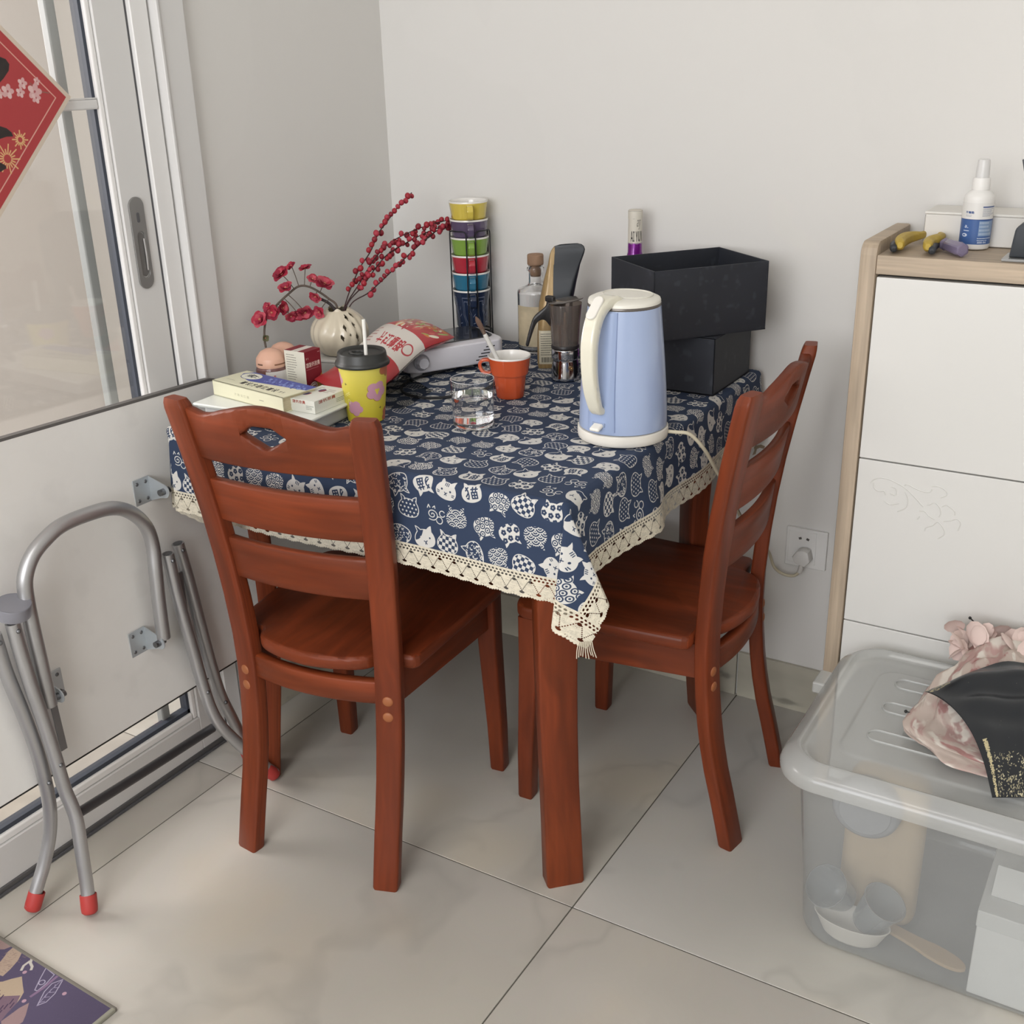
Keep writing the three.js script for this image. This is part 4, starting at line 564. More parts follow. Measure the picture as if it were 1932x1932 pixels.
  const bl = [[0.067, 0.966, 0.462, 0.016], [0.077, 0.941, 0.466, 0.013], [0.078, 0.981, 0.444, 0.008], [0.098, 0.974, 0.427, 0.012], [0.132, 0.943, 0.413, 0.016], [0.113, 0.954, 0.425, 0.010], [0.123, 0.922, 0.432, 0.011], [0.138, 0.894, 0.443, 0.011], [0.113, 0.895, 0.457, 0.015], [0.104, 0.891, 0.466, 0.012], [0.093, 0.889, 0.476, 0.011], [0.079, 0.905, 0.483, 0.012], [0.065, 0.898, 0.501, 0.013], [0.058, 0.909, 0.503, 0.008], [0.052, 0.887, 0.521, 0.014], [0.065, 0.852, 0.526, 0.007]];
  const sc = new THREE.CatmullRomCurve3(rel(st));
  const petal = (() => { const rows = []; for (let j = 0; j <= 6; j++) { const row = [], v = j / 6; for (let i = 0; i <= 8; i++) { const u = i / 4 - 1, w = 0.6 * Math.pow(Math.sin(Math.PI * Math.pow(v, 0.7) * 0.9 + 0.16), 0.7); row.push(V(u * w, v * 0.28 + 0.18 * u * u * w - 0.2 * v * v * v, v)); } rows.push(row); } return gridGeo(rows); })();
  for (const [x, y, z, r] of bl) {
    const c = V(x - P0[0], y - P0[1], z - P0[2]); let best = sc.getPointAt(0.2), bd = 9; for (let s = 0.15; s <= 1; s += 0.02) { const q = sc.getPointAt(s), d = q.distanceTo(c) + (q.y > c.y ? 0.004 : 0); if (d < bd) { bd = d; best = q; } }
    const f = new THREE.Group(); f.position.copy(c); const up = c.clone().sub(best).normalize().multiplyScalar(0.9).add(V(rr(0, 0.6), rr(-0.3, 0.5), rr(0.1, 0.9))).normalize(); f.quaternion.setFromUnitVectors(V(0, 1, 0), up);
    const k = t.children.filter((o) => o.name.startsWith('blossom')).length; f.name = k ? 'blossom_' + String(k).padStart(3, '0') : 'blossom'; t.add(f);
    if (r > 0.0075) for (const [n, tilt, sc2] of [[5, 0.12, 1], [5, 0.55, 0.7]]) for (let i = 0; i < n; i++) { const p = partn('petal', petal, petalM[Math.floor(rnd() * 3)], f); p.scale.setScalar(r * sc2 * 1.28); p.rotation.set(-tilt + rr(-0.2, 0.2), i / n * 6.283 + rr(-.15, .15), 0, 'YXZ'); }
    else for (let i = 0; i < 4; i++) { const p = partn('sepal', petal, std(0x5c5a3e, 0.8, { side: THREE.DoubleSide }), f); p.scale.setScalar(r * 1.3); p.rotation.set(-0.6, i * 1.57, 0, 'YXZ'); }
    part('flower_heart', new THREE.SphereGeometry(r * 0.2, 8, 6).translate(0, r * 0.14, 0), std(0xc07a62, 0.7), f);
    part('flower_stalk', tube([V(0, 0, 0).applyQuaternion(f.quaternion.clone().invert()), best.clone().sub(c).multiplyScalar(0.5).add(V(0, 0.002, 0)).applyQuaternion(f.quaternion.clone().invert()), best.clone().sub(c).applyQuaternion(f.quaternion.clone().invert())], 0.0009, 8, 5), bark, f);
  }
}
// ---------------------------------------------------------------- tray with book and medicine boxes, jars
{
  const t = thing('lidded_tray', 'flat white lidded plastic container under the pale yellow book', 'container', [0.256, T, 0.712], 0.06);
  part('tub', rbox(0.235, 0.028, 0.125, 0.008, 0, 0.0145, 0), std(0xbfc0be, 0.5), t);
  part('lid', [rbox(0.262, 0.005, 0.147, 0.0024, 0, 0.0325, 0), rbox(0.25, 0.004, 0.136, 0.0015, 0, 0.0285, 0)], std(0xe3e6e0, 0.35), t);
  const by = T + 0.0352;
  const bk = canvasTex(1024, 512, (c) => { // upper half of the sheet: cover; lower: spine
    c.fillStyle = '#dedcc0'; c.fillRect(0, 0, 1024, 512);
    c.fillStyle = '#4a55a0'; c.beginPath(); c.moveTo(120, 0); c.lineTo(1024, 0); c.lineTo(1024, 90); c.lineTo(330, 160); c.quadraticCurveTo(90, 120, 60, 60); c.closePath(); c.fill();
    for (let k = 0; k < 90; k++) { c.fillStyle = ['#6c7fc0', '#8a9fd2', '#3c4790', '#7d8fc8'][k % 4]; c.beginPath(); c.ellipse(rr(420, 1000), rr(30, 110), rr(6, 26), rr(4, 12), rnd(), 0, 7); c.fill(); }
    c.fillStyle = '#e8e8d8'; c.strokeStyle = '#2e3670'; c.lineWidth = 5; c.beginPath(); c.ellipse(215, 75, 130, 62, 0.05, 0, 7); c.fill(); c.stroke(); c.strokeStyle = '#20222a'; for (let k = 0; k < 16; k++) { c.lineWidth = rr(3, 8); c.beginPath(); c.moveTo(215 + rr(-80, 80), 70 + rr(-35, 20)); c.lineTo(215 + rr(-80, 90), 70 + rr(-25, 35)); c.stroke(); }
    c.strokeStyle = '#2a2a28'; [['jian'], ['she'], ['fang'], ['lu'], ['hong'], ['jian'], ['she']].forEach((g, i) => glyph(c, g, 300 + i * 76, 172, 58, 8)); c.strokeStyle = '#55554c'; glyph(c, ['fang'], 850, 190, 30, 5); glyph(c, ['gai'], 884, 190, 30, 5);
    lines(c, 70, 200, 150, 1, 10, 4, '#8d8b74'); c.strokeStyle = '#b9b79a'; c.lineWidth = 3; [0, 1, 2, 3, 4].forEach((i) => glyph(c, [['fang'], ['lu'], ['she'], ['hong'], ['jian']][i], 320 + i * 46, 400, 34, 4)); lines(c, 690, 410, 90, 1, 10, 8, '#6a6a5a');
  });
  const b = thing('book', 'thick pale yellow paperback with a blue cover band, lying on the white lidded tray', 'book', [0.232, by, 0.7155], -0.155);
  part('cover', [printedBox(0.196, 0.0016, 0.078, { all: [0.01, 0.95, 0.02, 0.97], py: [0, 0, 1, 0.55] }).translate(0, 0.0272, 0), printedBox(0.196, 0.0016, 0.078, { all: [0.01, 0.95, 0.02, 0.97] }).translate(0, 0.0008, 0), printedBox(0.196, 0.028, 0.0016, { all: [0, 0.6, 1, 0.98] }).translate(0, 0.014, 0.0382)], std(0xffffff, 0.5, { map: bk }), b);
  const pg = []; for (let k = 0; k < 7; k++) pg.push(box(0.191 - (k % 2) * 0.001, 0.0034, 0.072, 0, 0.0036 + k * 0.0035, 0.0005)); stuff(part('pages', pg, std(0xcabf9f, 0.8), b));
  const wb = canvasTex(512, 512, (c) => { c.fillStyle = '#e4e5dc'; c.fillRect(0, 0, 512, 512); for (const [x, y, a] of [[120, 190, '#b96448'], [95, 190, '#3b3f78'], [200, 90, '#3f4478'], [230, 100, '#8a3a44']]) { c.fillStyle = a; c.beginPath(); c.ellipse(x, y, 46, 26, -0.2, 0, 7); c.fill(); } lines(c, 280, 60, 180, 3, 26, 12, '#a9a39b'); lines(c, 60, 40, 110, 2, 22, 8, '#9a9a92'); c.strokeStyle = '#a04a40'; for (let i = 0; i < 4; i++) glyph(c, [['you', 'xi'], ['jin', 'gai'], ['yue', 'jiao'], ['nang']][i], 60 + i * 60, 330, 50, 6); lines(c, 300, 400, 150, 3, 24, 9, '#6f7a70'); });
  const m = thing('medicine_box', 'small flat white medicine box with coloured ovals, lying right of the book on the tray', 'medicine box', [0.348, by, 0.705], 0.0);
  part('box_body', printedBox(0.056, 0.022, 0.088, { all: [0, 0.62, 0.9, 1], py: [0, 0, 1, 0.6], nz: [0.9, 0.9, 0.95, 0.95] }).translate(0, 0.0112, 0), std(0xffffff, 0.45, { map: wb }), m);
  const rb = canvasTex(1024, 512, (c) => { // left third: white side, middle: red front, right: top
    c.fillStyle = '#e2e0d2'; c.fillRect(0, 0, 340, 512); lines(c, 30, 40, 190, 11, 26, 7, '#77736a'); c.fillStyle = '#d2cf76'; c.fillRect(20, 360, 60, 18); c.fillRect(20, 400, 60, 18); c.fillStyle = '#7a2430'; c.fillRect(110, 380, 210, 120); lines(c, 140, 420, 150, 2, 34, 10, '#b9757c');
    c.fillStyle = '#84242f'; c.fillRect(340, 0, 340, 512); c.fillStyle = '#c9a04a'; c.beginPath(); c.moveTo(340, 512); c.lineTo(680, 260); c.lineTo(680, 512); c.fill(); c.fillStyle = '#d9b565'; c.beginPath(); c.moveTo(400, 512); c.lineTo(680, 330); c.lineTo(680, 512); c.fill();
    c.strokeStyle = '#e8d8cc'; CALCIUM.forEach((g, i) => glyph(c, g, 362 + i * 60, 120, 52, 6)); glyph(c, ['fang'], 368, 66, 22, 3); glyph(c, ['gai'], 396, 66, 22, 3); c.fillStyle = '#c9969a'; c.fillRect(360, 190, 260, 4); lines(c, 620, 30, 40, 1, 10, 8, '#d9b0b0');
    c.fillStyle = '#ece3d6'; c.beginPath(); c.ellipse(470, 410, 100, 70, -0.35, 0, 7); c.fill(); c.strokeStyle = '#84242f'; c.lineWidth = 8; c.beginPath(); c.ellipse(470, 410, 86, 56, -0.35, 0, 7); c.stroke(); glyph(c, ['jin'], 420, 370, 70, 9); glyph(c, ['hong'], 470, 365, 70, 9);
    c.fillStyle = '#84242f'; c.fillRect(680, 0, 344, 512); c.fillStyle = '#e4e0d6'; c.fillRect(800, 0, 110, 512);
  });
  const mb = thing('medicine_box', 'upright dark red and white medicine box of capsules behind the pale yellow book', 'medicine box', [0.205, T, 0.578], -0.02);
  part('box_body', printedBox(0.05, 0.092, 0.044, { all: [0, 0, 0.33, 1], pz: [0, 0, 0.332, 1], px: [0.332, 0, 0.664, 1], py: [0.67, 0.05, 1, 0.95] }).translate(0, 0.0465, 0), std(0xffffff, 0.42, { map: rb }), mb);
  const jl = canvasTex(512, 128, (c) => { c.fillStyle = '#dedad8'; c.fillRect(0, 0, 512, 128); c.fillStyle = '#b03038'; c.fillRect(96, 26, 22, 76); c.strokeStyle = '#f0e6e0'; glyph(c, ['fang'], 98, 30, 18, 2.4); glyph(c, ['hong'], 98, 54, 18, 2.4); glyph(c, ['gai'], 98, 78, 18, 2.4); c.fillStyle = '#9c5058'; lines(c, 60, 30, 26, 6, 12, 5, '#a56a70'); c.fillStyle = '#2c2c34'; c.beginPath(); c.moveTo(492, 40); c.lineTo(512, 30); c.lineTo(512, 110); c.lineTo(500, 100); c.fill(); });
  const jar = (x, z, h, lab, a) => {
    const j = thing('jar', lab, 'jar', [x, T, z], a);
    part('jar_body', lathe([[0.0001, 0.001], [0.026, 0.001], [0.0295, 0.004], [0.0305, 0.012], [0.0305, h - 0.006], [0.028, h], [0.0265, h + 0.002]], 40), phy(0x8a5c58, 0.15, { transmission: 0.35, thickness: 0, clearcoat: 0.5 }), j);
    part('label', new THREE.CylinderGeometry(0.0308, 0.0308, 0.036, 40, 1, true, 0.1, 2.6).translate(0, h * 0.62, 0), std(0xffffff, 0.5, { map: jl, side: THREE.DoubleSide }), j);
    part('lid', lathe([[0.0001, h + 0.034], [0.010, h + 0.0325], [0.019, h + 0.028], [0.0255, h + 0.0195], [0.0265, h + 0.017], [0.0275, h + 0.0165], [0.0285, h + 0.010], [0.0288, h + 0.002], [0.027, h - 0.001]].reverse(), 40), std(0xdcae97, 0.42), j, 'peach dome lid');
    part('lid_slot', new THREE.CylinderGeometry(0.0286, 0.0289, 0.0028, 24, 1, true, 0.7, 1.2).translate(0, h + 0.0075, 0), std(0x8a5f48, 0.6, { side: THREE.DoubleSide }), j); part('lid_slot_001', new THREE.CylinderGeometry(0.0286, 0.0289, 0.0028, 12, 1, true, -0.55, 0.45).translate(0, h + 0.008, 0), std(0x6a4a3a, 0.6, { side: THREE.DoubleSide }), j);
  };
  jar(0.150, 0.605, 0.06, 'round jar with a peach dome lid and white label behind the book, nearer the viewer', 0.25);
  jar(0.127, 0.546, 0.056, 'second jar with a peach dome lid, mostly hidden behind the nearer jar', 0.4);
}
// ---------------------------------------------------------------- paper cup and straw
{
  const cupTex = canvasTex(1024, 512, (c, W, Hh) => {
    c.fillStyle = '#d7c84c'; c.fillRect(0, 0, W, Hh); const g = c.createLinearGradient(0, 0, 0, Hh); g.addColorStop(0, '#d9cc60'); g.addColorStop(1, '#cfc031'); c.fillStyle = g; c.fillRect(0, 0, W, Hh);
    const fl = (u, v, r, col, heart) => { const x = u * W, y = (1 - v) * Hh; for (const o of [-W, 0, W]) { for (const [dx, dy, cc] of [[-4, 5, '#a9873a'], [0, 0, col]]) { c.fillStyle = cc; for (let k = 0; k < 5; k++) { c.beginPath(); c.arc(x + o + dx + r * 0.58 * Math.cos(k * 1.2566 - 1.1), y + dy + r * 0.58 * Math.sin(k * 1.2566 - 1.1), r * 0.48, 0, 7); c.fill(); } c.beginPath(); c.arc(x + o + dx, y + dy, r * 0.5, 0, 7); c.fill(); } if (heart) { c.fillStyle = '#d7c84c'; c.beginPath(); c.moveTo(x + o, y + r * 0.4); c.lineTo(x + o - r * 0.25, y - r * 0.15); c.lineTo(x + o - r * 0.12, y - r * 0.3); c.lineTo(x + o, y - r * 0.18); c.lineTo(x + o + r * 0.14, y - r * 0.3); c.lineTo(x + o + r * 0.27, y - r * 0.15); c.fill(); } } };
    fl(0.205, 0.55, 84, '#c995a8', true); fl(0.02, 0.27, 66, '#c995a8'); fl(0.875, 0.74, 60, '#c995a8'); fl(0.305, 0.93, 80, '#b4694a'); fl(0.335, 0.1, 72, '#b4694a'); fl(0.5, 0.5, 80, '#c995a8', true); fl(0.66, 0.3, 70, '#b4694a');
    c.fillStyle = '#2c2a20'; for (const [u, v] of [[0.965, 0.68], [0.235, 0.25], [0.45, 0.8], [0.7, 0.66]]) { const x = u * W, y = (1 - v) * Hh; c.beginPath(); for (let k = 0; k < 8; k++) { const r = k % 2 ? 4 : 15; c.lineTo(x + r * Math.cos(k * 0.7854), y + r * Math.sin(k * 0.7854)); } c.fill(); }
    c.strokeStyle = '#e9e2a0'; c.lineWidth = 4; for (let k = 0; k < 3; k++) { c.beginPath(); c.arc(965 + k * 22, 270 - k * 14, 9, 0.6, 5.6); c.stroke(); } c.beginPath(); c.ellipse(998, 318, 12, 20, 0, 0, 7); c.stroke(); c.fillStyle = '#5a5320'; c.fillRect(138, 492, 5, 14); c.fillRect(152, 494, 5, 12);
  });
  const P = [0.399, T, 0.641], t = thing('paper_cup', 'yellow paper cup with pink flowers and a black lid', 'cup', P);
  part('sleeve', [lathe([[0.0001, 0.006], [0.0315, 0.006]], 48), lathe([[0.0325, 0.001], [0.0437, 0.106]], 48)], std(0xffffff, 0.5, { map: cupTex, side: THREE.DoubleSide }), t);
  part('lid', [lathe([[0.0445, 0.1005], [0.0475, 0.1008], [0.0482, 0.104], [0.0465, 0.108], [0.0442, 0.110], [0.0425, 0.122], [0.0412, 0.1245], [0.039, 0.124], [0.036, 0.119], [0.0001, 0.119]], 56)], std(0x2b2c2a, 0.42, { side: THREE.DoubleSide }), t);
  part('lid_boss', [new THREE.TorusGeometry(0.0125, 0.003, 8, 28).rotateX(Math.PI / 2).scale(1.15, 1, 0.85).translate(-0.008, 0.1195, 0.001)], std(0x272826, 0.4), t); part('sip_hole', new THREE.CylinderGeometry(0.0035, 0.0035, 0.0012, 14).scale(1.8, 1, 1).translate(0.016, 0.1194, 0.014), M.blackMatt, t);
  const s = thing('straw', 'thin white straw standing in the lid of the yellow cup', 'straw', [0.413, T + 0.119, 0.6465]);
  s.rotation.set(-0.03, 0, 0.02); part('straw_tube', lathe([[0.0024, 0.0004], [0.0031, 0.0004], [0.0031, 0.062], [0.0024, 0.062], [0.0024, 0.0004]], 16), std(0xeceae2, 0.4), s);
}
// ---------------------------------------------------------------- induction cooker, snack bag, cable
{
  const t = thing('induction_cooker', 'white induction cooker with a round dial and dark glass top, behind the orange mug', 'cooker', [0.314, T, 0.272], 0);
  const d = V(0.5, 0, -0.866), n = V(-0.866, 0, -0.5), turn = Math.atan2(0.866, 0.5); t.rotation.y = turn; // local +x runs along the front, local +z faces the mug
  const rsh = (w, h, r) => poly(roundLoop(w, h, r, 6));
  part('body', toCreasedNormals(new THREE.ExtrudeGeometry(rsh(0.222, 0.148, 0.03), { depth: 0.034, bevelEnabled: true, bevelThickness: 0.006, bevelSize: 0.006, bevelOffset: -0.006, bevelSegments: 3 }).rotateX(-Math.PI / 2).translate(0, 0.0165, 0), 0.5), phy(0xdcdbe2, 0.35, { clearcoat: 0.2 }), t);
  part('glass_top', extr(rsh(0.19, 0.108, 0.018), 0.0022, 0.0006).rotateX(-Math.PI / 2).translate(0.004, 0.0566, -0.010), phy(0x2c2d30, 0.12, { clearcoat: 0.6 }), t);
  for (const [x, z] of [[-0.085, 0.05], [0.085, 0.05], [0.085, -0.05], [-0.085, -0.05]]) partn('foot', cyl(0.012, 0.013, 0.0155, 18, x, 0.0082, z), std(0xd2d2d6, 0.5), t);
  const dial = part('dial', lathe([[0.0001, 0], [0.016, 0], [0.0165, 0.0015], [0.0165, 0.003], [0.0001, 0.003]], 32).rotateX(Math.PI / 2).translate(-0.083, 0.034, 0.0735), std(0x8e8f96, 0.4), t);
  part('dial_knob', toCreasedNormals(new THREE.CylinderGeometry(0.011, 0.0135, 0.012, 8).rotateX(Math.PI / 2).translate(-0.083, 0.034, 0.0815), 0.3), std(0xcfd0d8, 0.35), dial);
  for (let k = 0; k < 5; k++) partn('vent', rbox(0.020, 0.0022, 0.0012, 0.0005, 0.072 - k * 0.006, 0.045 - k * 0.0062, 0.0739), M.blackMatt, t);
  const cable = thing('cooker_cable', 'black cooker cable looped on the cloth under the front of the induction cooker', 'cable', [0.42, T, 0.42]);
  pw('cable_run', tube([[0.36, 0.772, 0.30], [0.33, 0.7692, 0.385], [0.338, 0.7688, 0.45], [0.375, 0.7688, 0.49], [0.43, 0.7688, 0.495], [0.48, 0.7688, 0.45], [0.495, 0.7688, 0.39], [0.478, 0.7692, 0.33], [0.44, 0.7695, 0.29]], 0.0027, 80, 8), M.blackMatt, cable);
}
{
  const bt = canvasTex(512, 512, (c) => { c.fillStyle = '#b02c33'; c.fillRect(0, 0, 512, 512); c.save(); c.translate(256, 250); c.rotate(0.0); c.fillStyle = '#d5cec6'; c.fillRect(-256, -40, 512, 130); c.strokeStyle = '#b03038'; [['fang'], ['hong'], ['jian'], ['lu']].forEach((g, i) => glyph(c, g, -90 + i * 66, -14, 56, 7)); c.lineWidth = 6; c.beginPath(); c.ellipse(205, 24, 36, 22, 0, 0, 7); c.stroke(); lines(c, -230, -10, 110, 5, 16, 6, '#a56a66'); c.restore(); for (let k = 0; k < 90; k++) { c.fillStyle = ['#c44a40', '#d9a26a', '#8fae4a', '#e3dcc4', '#c9742f', '#a82430'][k % 6]; c.save(); c.translate(rr(60, 480), rr(356, 500)); c.rotate(rnd() * 6.3); c.beginPath(); c.ellipse(0, 0, rr(8, 34), rr(4, 13), 0, 0, 7); c.fill(); c.restore(); } });
  const t = thing('snack_bag', 'red snack bag with a white label, lying half on the induction cooker', 'bag', [0.292, T, 0.45]);
  const N = 40, top = [], botm = [], A = V(0.283, 0, 0.592), B = V(0.318, 0, 0.298); // axis
  const dir = B.clone().sub(A).normalize(), side = V(-dir.z, 0, dir.x).multiplyScalar(-1);
  for (let j = 0; j <= N; j++) { const v = j / N, r1 = [], r2 = []; for (let i = 0; i <= N; i++) { const u = i / N * 2 - 1, e = Math.pow(Math.max(0, 1 - Math.abs(v * 2 - 1) ** 3.2), 0.6), w = 0.058 - 0.010 * (1 - e), th = 0.024 * e * Math.pow(Math.max(0, 1 - u * u), 0.5), cr = 0.004 * (fbm(i / N, v, 5, 3, 3) - 0.5) * e, lift = lerp(0.026, 0.083, smooth(0.1, 0.75, v)); const c = A.clone().lerp(B, v).addScaledVector(side, u * w); const tilt = u * 0.012; r1.push(V(c.x, T + lift + th + cr + tilt + 0.0008, c.z)); r2.push(V(c.x, T + lift - th * 0.85 + cr + tilt, c.z)); } top.push(r1); botm.push(r2.reverse()); }
  pw('bag_body', [gridGeo(top, false, (i, j) => [1 - i / N, 1 - j / N]), gridGeo(botm, false, (i, j) => [i / N, 1 - j / N])], phy(0xffffff, 0.3, { map: bt, side: THREE.DoubleSide, clearcoat: 0.4, clearcoatRoughness: 0.25 }), t);
  const film = thing('plastic_film', 'crumpled dark plastic film beside the yellow cup, below the snack bag', 'plastic bag', [0.375, T, 0.50]);
  const rows = []; for (let j = 0; j <= 24; j++) { const row = []; for (let i = 0; i <= 24; i++) { const u = i / 24, v = j / 24, e = Math.sin(Math.PI * u) * Math.sin(Math.PI * v); row.push(V(-0.035 + 0.07 * u + 0.006 * fbm(u, v, 4, 3, 2), 0.001 + 0.038 * Math.pow(e, 0.7) * (0.6 + 0.8 * fbm(u, v, 5, 17, 3)), -0.075 + 0.13 * v)); } rows.push(row); }
  part('film', gridGeo(rows).scale(1, 1, -1), phy(0xe6e6e4, 0.2, { transmission: 0.82, thickness: 0, side: THREE.DoubleSide }), film); film.rotation.y = 0.15;
}
// ---------------------------------------------------------------- stacking mugs: one on the table, six in the wire rack
const mugOuter = [[0.0001, 0.0], [0.0245, 0.0], [0.0258, 0.002], [0.0300, 0.0405], [0.0301, 0.0412], [0.0300, 0.0418], [0.0328, 0.0424], [0.0340, 0.0438], [0.0346, 0.0465], [0.0385, 0.0735]];
const mugInner = [[0.0385, 0.0735], [0.0387, 0.0765], [0.0375, 0.077], [0.0355, 0.072], [0.0318, 0.046], [0.0300, 0.0425], [0.0235, 0.006], [0.0001, 0.005]];
function makeMug(label, color, at, turn, scale, group, map) {
  const tall = map ? [[0.0001, 0.0], [0.0305, 0.0], [0.032, 0.002], [0.0335, 0.0415], [0.0345, 0.046], [0.0385, 0.0735]] : mugOuter;
  const m = thing('mug', label, 'mug', at, turn, group); m.scale.setScalar(scale);
  part('cup_wall', toCreasedNormals(lathe(tall, 48), 0.5), phy(map ? 0xffffff : color, 0.22, { clearcoat: 0.5, clearcoatRoughness: 0.08, map: map || null }), m);
  part('lining', lathe(mugInner, 48), M.ceramicWhite, m, 'white glazed lining and rim');
  const s = new THREE.Shape(); s.moveTo(0.0368, 0.071); s.bezierCurveTo(0.058, 0.074, 0.060, 0.060, 0.054, 0.050); s.bezierCurveTo(0.050, 0.042, 0.042, 0.041, 0.0337, 0.0445); s.lineTo(0.0337, 0.0485); s.bezierCurveTo(0.042, 0.046, 0.047, 0.049, 0.0495, 0.055); s.bezierCurveTo(0.052, 0.064, 0.05, 0.068, 0.0362, 0.0655); s.closePath();
  part('handle', toCreasedNormals(extr(s, 0.0125, 0.002, 10).translate(0, 0, -0.00625), 0.6), phy(color, 0.22, { clearcoat: 0.5, clearcoatRoughness: 0.08 }), m);
  return m;
}
makeMug('orange stacking mug with a white lining, holding a brush beside the water glass', 0xc8552e, [0.557, T + 0.001, 0.407], -2.60, 1.03);
{
  const navyTex = canvasTex(1024, 256, (c) => { c.fillStyle = '#1d2a44'; c.fillRect(0, 0, 1024, 256); c.strokeStyle = '#8d95a5'; c.lineWidth = 2.2; for (let k = 0; k < 7; k++) { const x = k * 146 + 10; for (const o of [0, 14]) { c.beginPath(); c.moveTo(x + o, 20 + o); c.lineTo(x + 70 - o, 20 + o); c.lineTo(x + 70 - o, 110); c.lineTo(x + 84 - o, 120); c.lineTo(x + 84 - o, 200 - o); c.lineTo(x + 24 + o, 200 - o); c.lineTo(x + 24 + o, 140); c.lineTo(x + o, 120); c.closePath(); c.stroke(); } c.beginPath(); c.arc(x + 60, 34, 16, 0, 3.1); c.stroke(); for (let j = 0; j < 5; j++) { c.beginPath(); c.moveTo(x + 100, 90 + j * 18); c.lineTo(x + 118 + j * 3, 70 + j * 24); c.stroke(); } } });
  const R0 = [0.25, 0.06], cols = [[0xd2bd52, 'yellow', 'topmost of the six stacked in the wire rack'], [0x5a4e68, 'purple', 'second from the top of the wire rack'], [0x7da043, 'green', 'third from the top of the wire rack'], [0xae2c3c, 'red', 'fourth from the top of the wire rack'], [0x2c6f8c, 'teal', 'fifth from the top of the wire rack'], [0x1d2a44, 'navy', 'with white line drawing at the bottom of the wire rack']];
  const lathePhi = Math.atan2(1.376, 2.087); // towards the room
  cols.forEach(([c, n, l], i) => makeMug(n + ' stacking mug, ' + l, c, [R0[0], 1.071 - 0.0835 - 0.0377 * i, R0[1]], lathePhi - Math.PI / 2 + 0.06, 1.085, 'stacking mugs in the wire rack', i === 5 ? navyTex : null));
  const t = thing('mug_rack', 'black wire rack holding the tower of six coloured mugs', 'rack', [R0[0], T, R0[1]]), r = 0.0465, at = (az, y, k = 1) => V(r * k * Math.sin(az), y - T, r * k * Math.cos(az)), wm = std(0x333438, 0.35, { metalness: 0.7 });
  for (const s of [-1, 1]) { const a0 = lathePhi + 0.06 + s * 0.22, a1 = lathePhi + 0.06 + s * 1.2, pts = []; for (const y of [0.779, 0.85, 0.93, 1.0]) pts.push(at(a0, y)); pts.push(at(a0 + s * 0.05, 1.008)); for (let k = 1; k < 6; k++) pts.push(at(lerp(a0, a1, k / 6), 1.0105)); pts.push(at(a1 - s * 0.04, 1.008)); for (const y of [1.0, 0.93, 0.85, 0.7675]) pts.push(at(a1, y)); partn('wire_hoop', tube(pts, 0.0014, 140, 6, false, 0.2), wm, t); partn('wire_upright', tube([at(a1 + s * 0.85, 0.7675), at(a1 + s * 0.85, 0.9), at(a1 + s * 0.85, 1.005)], 0.0014, 20, 6), wm, t); }
  part('wire_ring', new THREE.TorusGeometry(r - 0.004, 0.0016, 6, 60).rotateX(Math.PI / 2).translate(0, 0.0235, 0), wm, t); part('wire_ring_001', new THREE.TorusGeometry(r - 0.001, 0.0014, 6, 60).rotateX(Math.PI / 2).translate(0, 0.0145, 0), wm, t);
  part('wire_cross', [tube([at(0.5, 0.7805), at(0.5 + Math.PI, 0.7805)], 0.0014, 8, 6)], wm, t); part('wire_cross_001', [tube([at(2.07, 0.7805), at(2.07 + Math.PI, 0.7805)], 0.0014, 8, 6)], wm, t);
}
{ // brush standing in the orange mug
  const a = V(0.568, T + 0.014, 0.413), b = V(0.531, 0.928, 0.476), L = a.distanceTo(b), t = thing('brush', 'white-handled brush leaning in the orange mug, brown tip upwards', 'brush', a.toArray()); t.quaternion.setFromUnitVectors(V(0, 1, 0), b.clone().sub(a).normalize());
  part('handle', lathe([[0.0001, 0], [0.003, 0.001], [0.0036, 0.01], [0.0042, L * 0.75], [0.003, L * 0.78], [0.0001, L * 0.781]], 14), std(0xe2dfd8, 0.35), t); part('ferrule', cyl(0.0036, 0.0042, L * 0.07, 12, 0, L * 0.81, 0), std(0x8f7a6c, 0.35, { metalness: 0.6 }), t); part('bristles', lathe([[0.0042, L * 0.84], [0.0058, L * 0.89], [0.005, L * 0.95], [0.0008, L]], 12).scale(1, 1, 0.55), std(0x6e5648, 0.8), t);
}
{ // water glass
  const t = thing('water_glass', 'clear straight tumbler half full of water, at the middle of the table', 'glass', [0.592, T + 0.001, 0.588]);
  part('tumbler_wall', lathe([[0.0358, 0.009], [0.0362, 0.03], [0.0375, 0.083]], 72), phy(0xffffff, 0, { transmission: 1, thickness: 0, ior: 1.5 }), t);
  part('rim', new THREE.TorusGeometry(0.0372, 0.0006, 8, 72).rotateX(Math.PI / 2).translate(0, 0.0834, 0), phy(0xffffff, 0, { transmission: 0.7, thickness: 0, ior: 1.5 }), t);
  part('base', lathe([[0.0001, 0.0], [0.030, 0.0], [0.0335, 0.0008], [0.0352, 0.0028], [0.0357, 0.006], [0.0354, 0.0088], [0.0345, 0.0095], [0.0001, 0.0095]], 64), M.glass, t, 'thick clear base');
  part('water', lathe([[0.0001, 0.0100], [0.0325, 0.0100], [0.0345, 0.0108], [0.0352, 0.0125], [0.03645, 0.0535], [0.03640, 0.0540], [0.0362, 0.0541], [0.0001, 0.0541]], 72), phy(0xffffff, 0, { transmission: 1, thickness: 0.01, ior: 1.33 }), t);
}
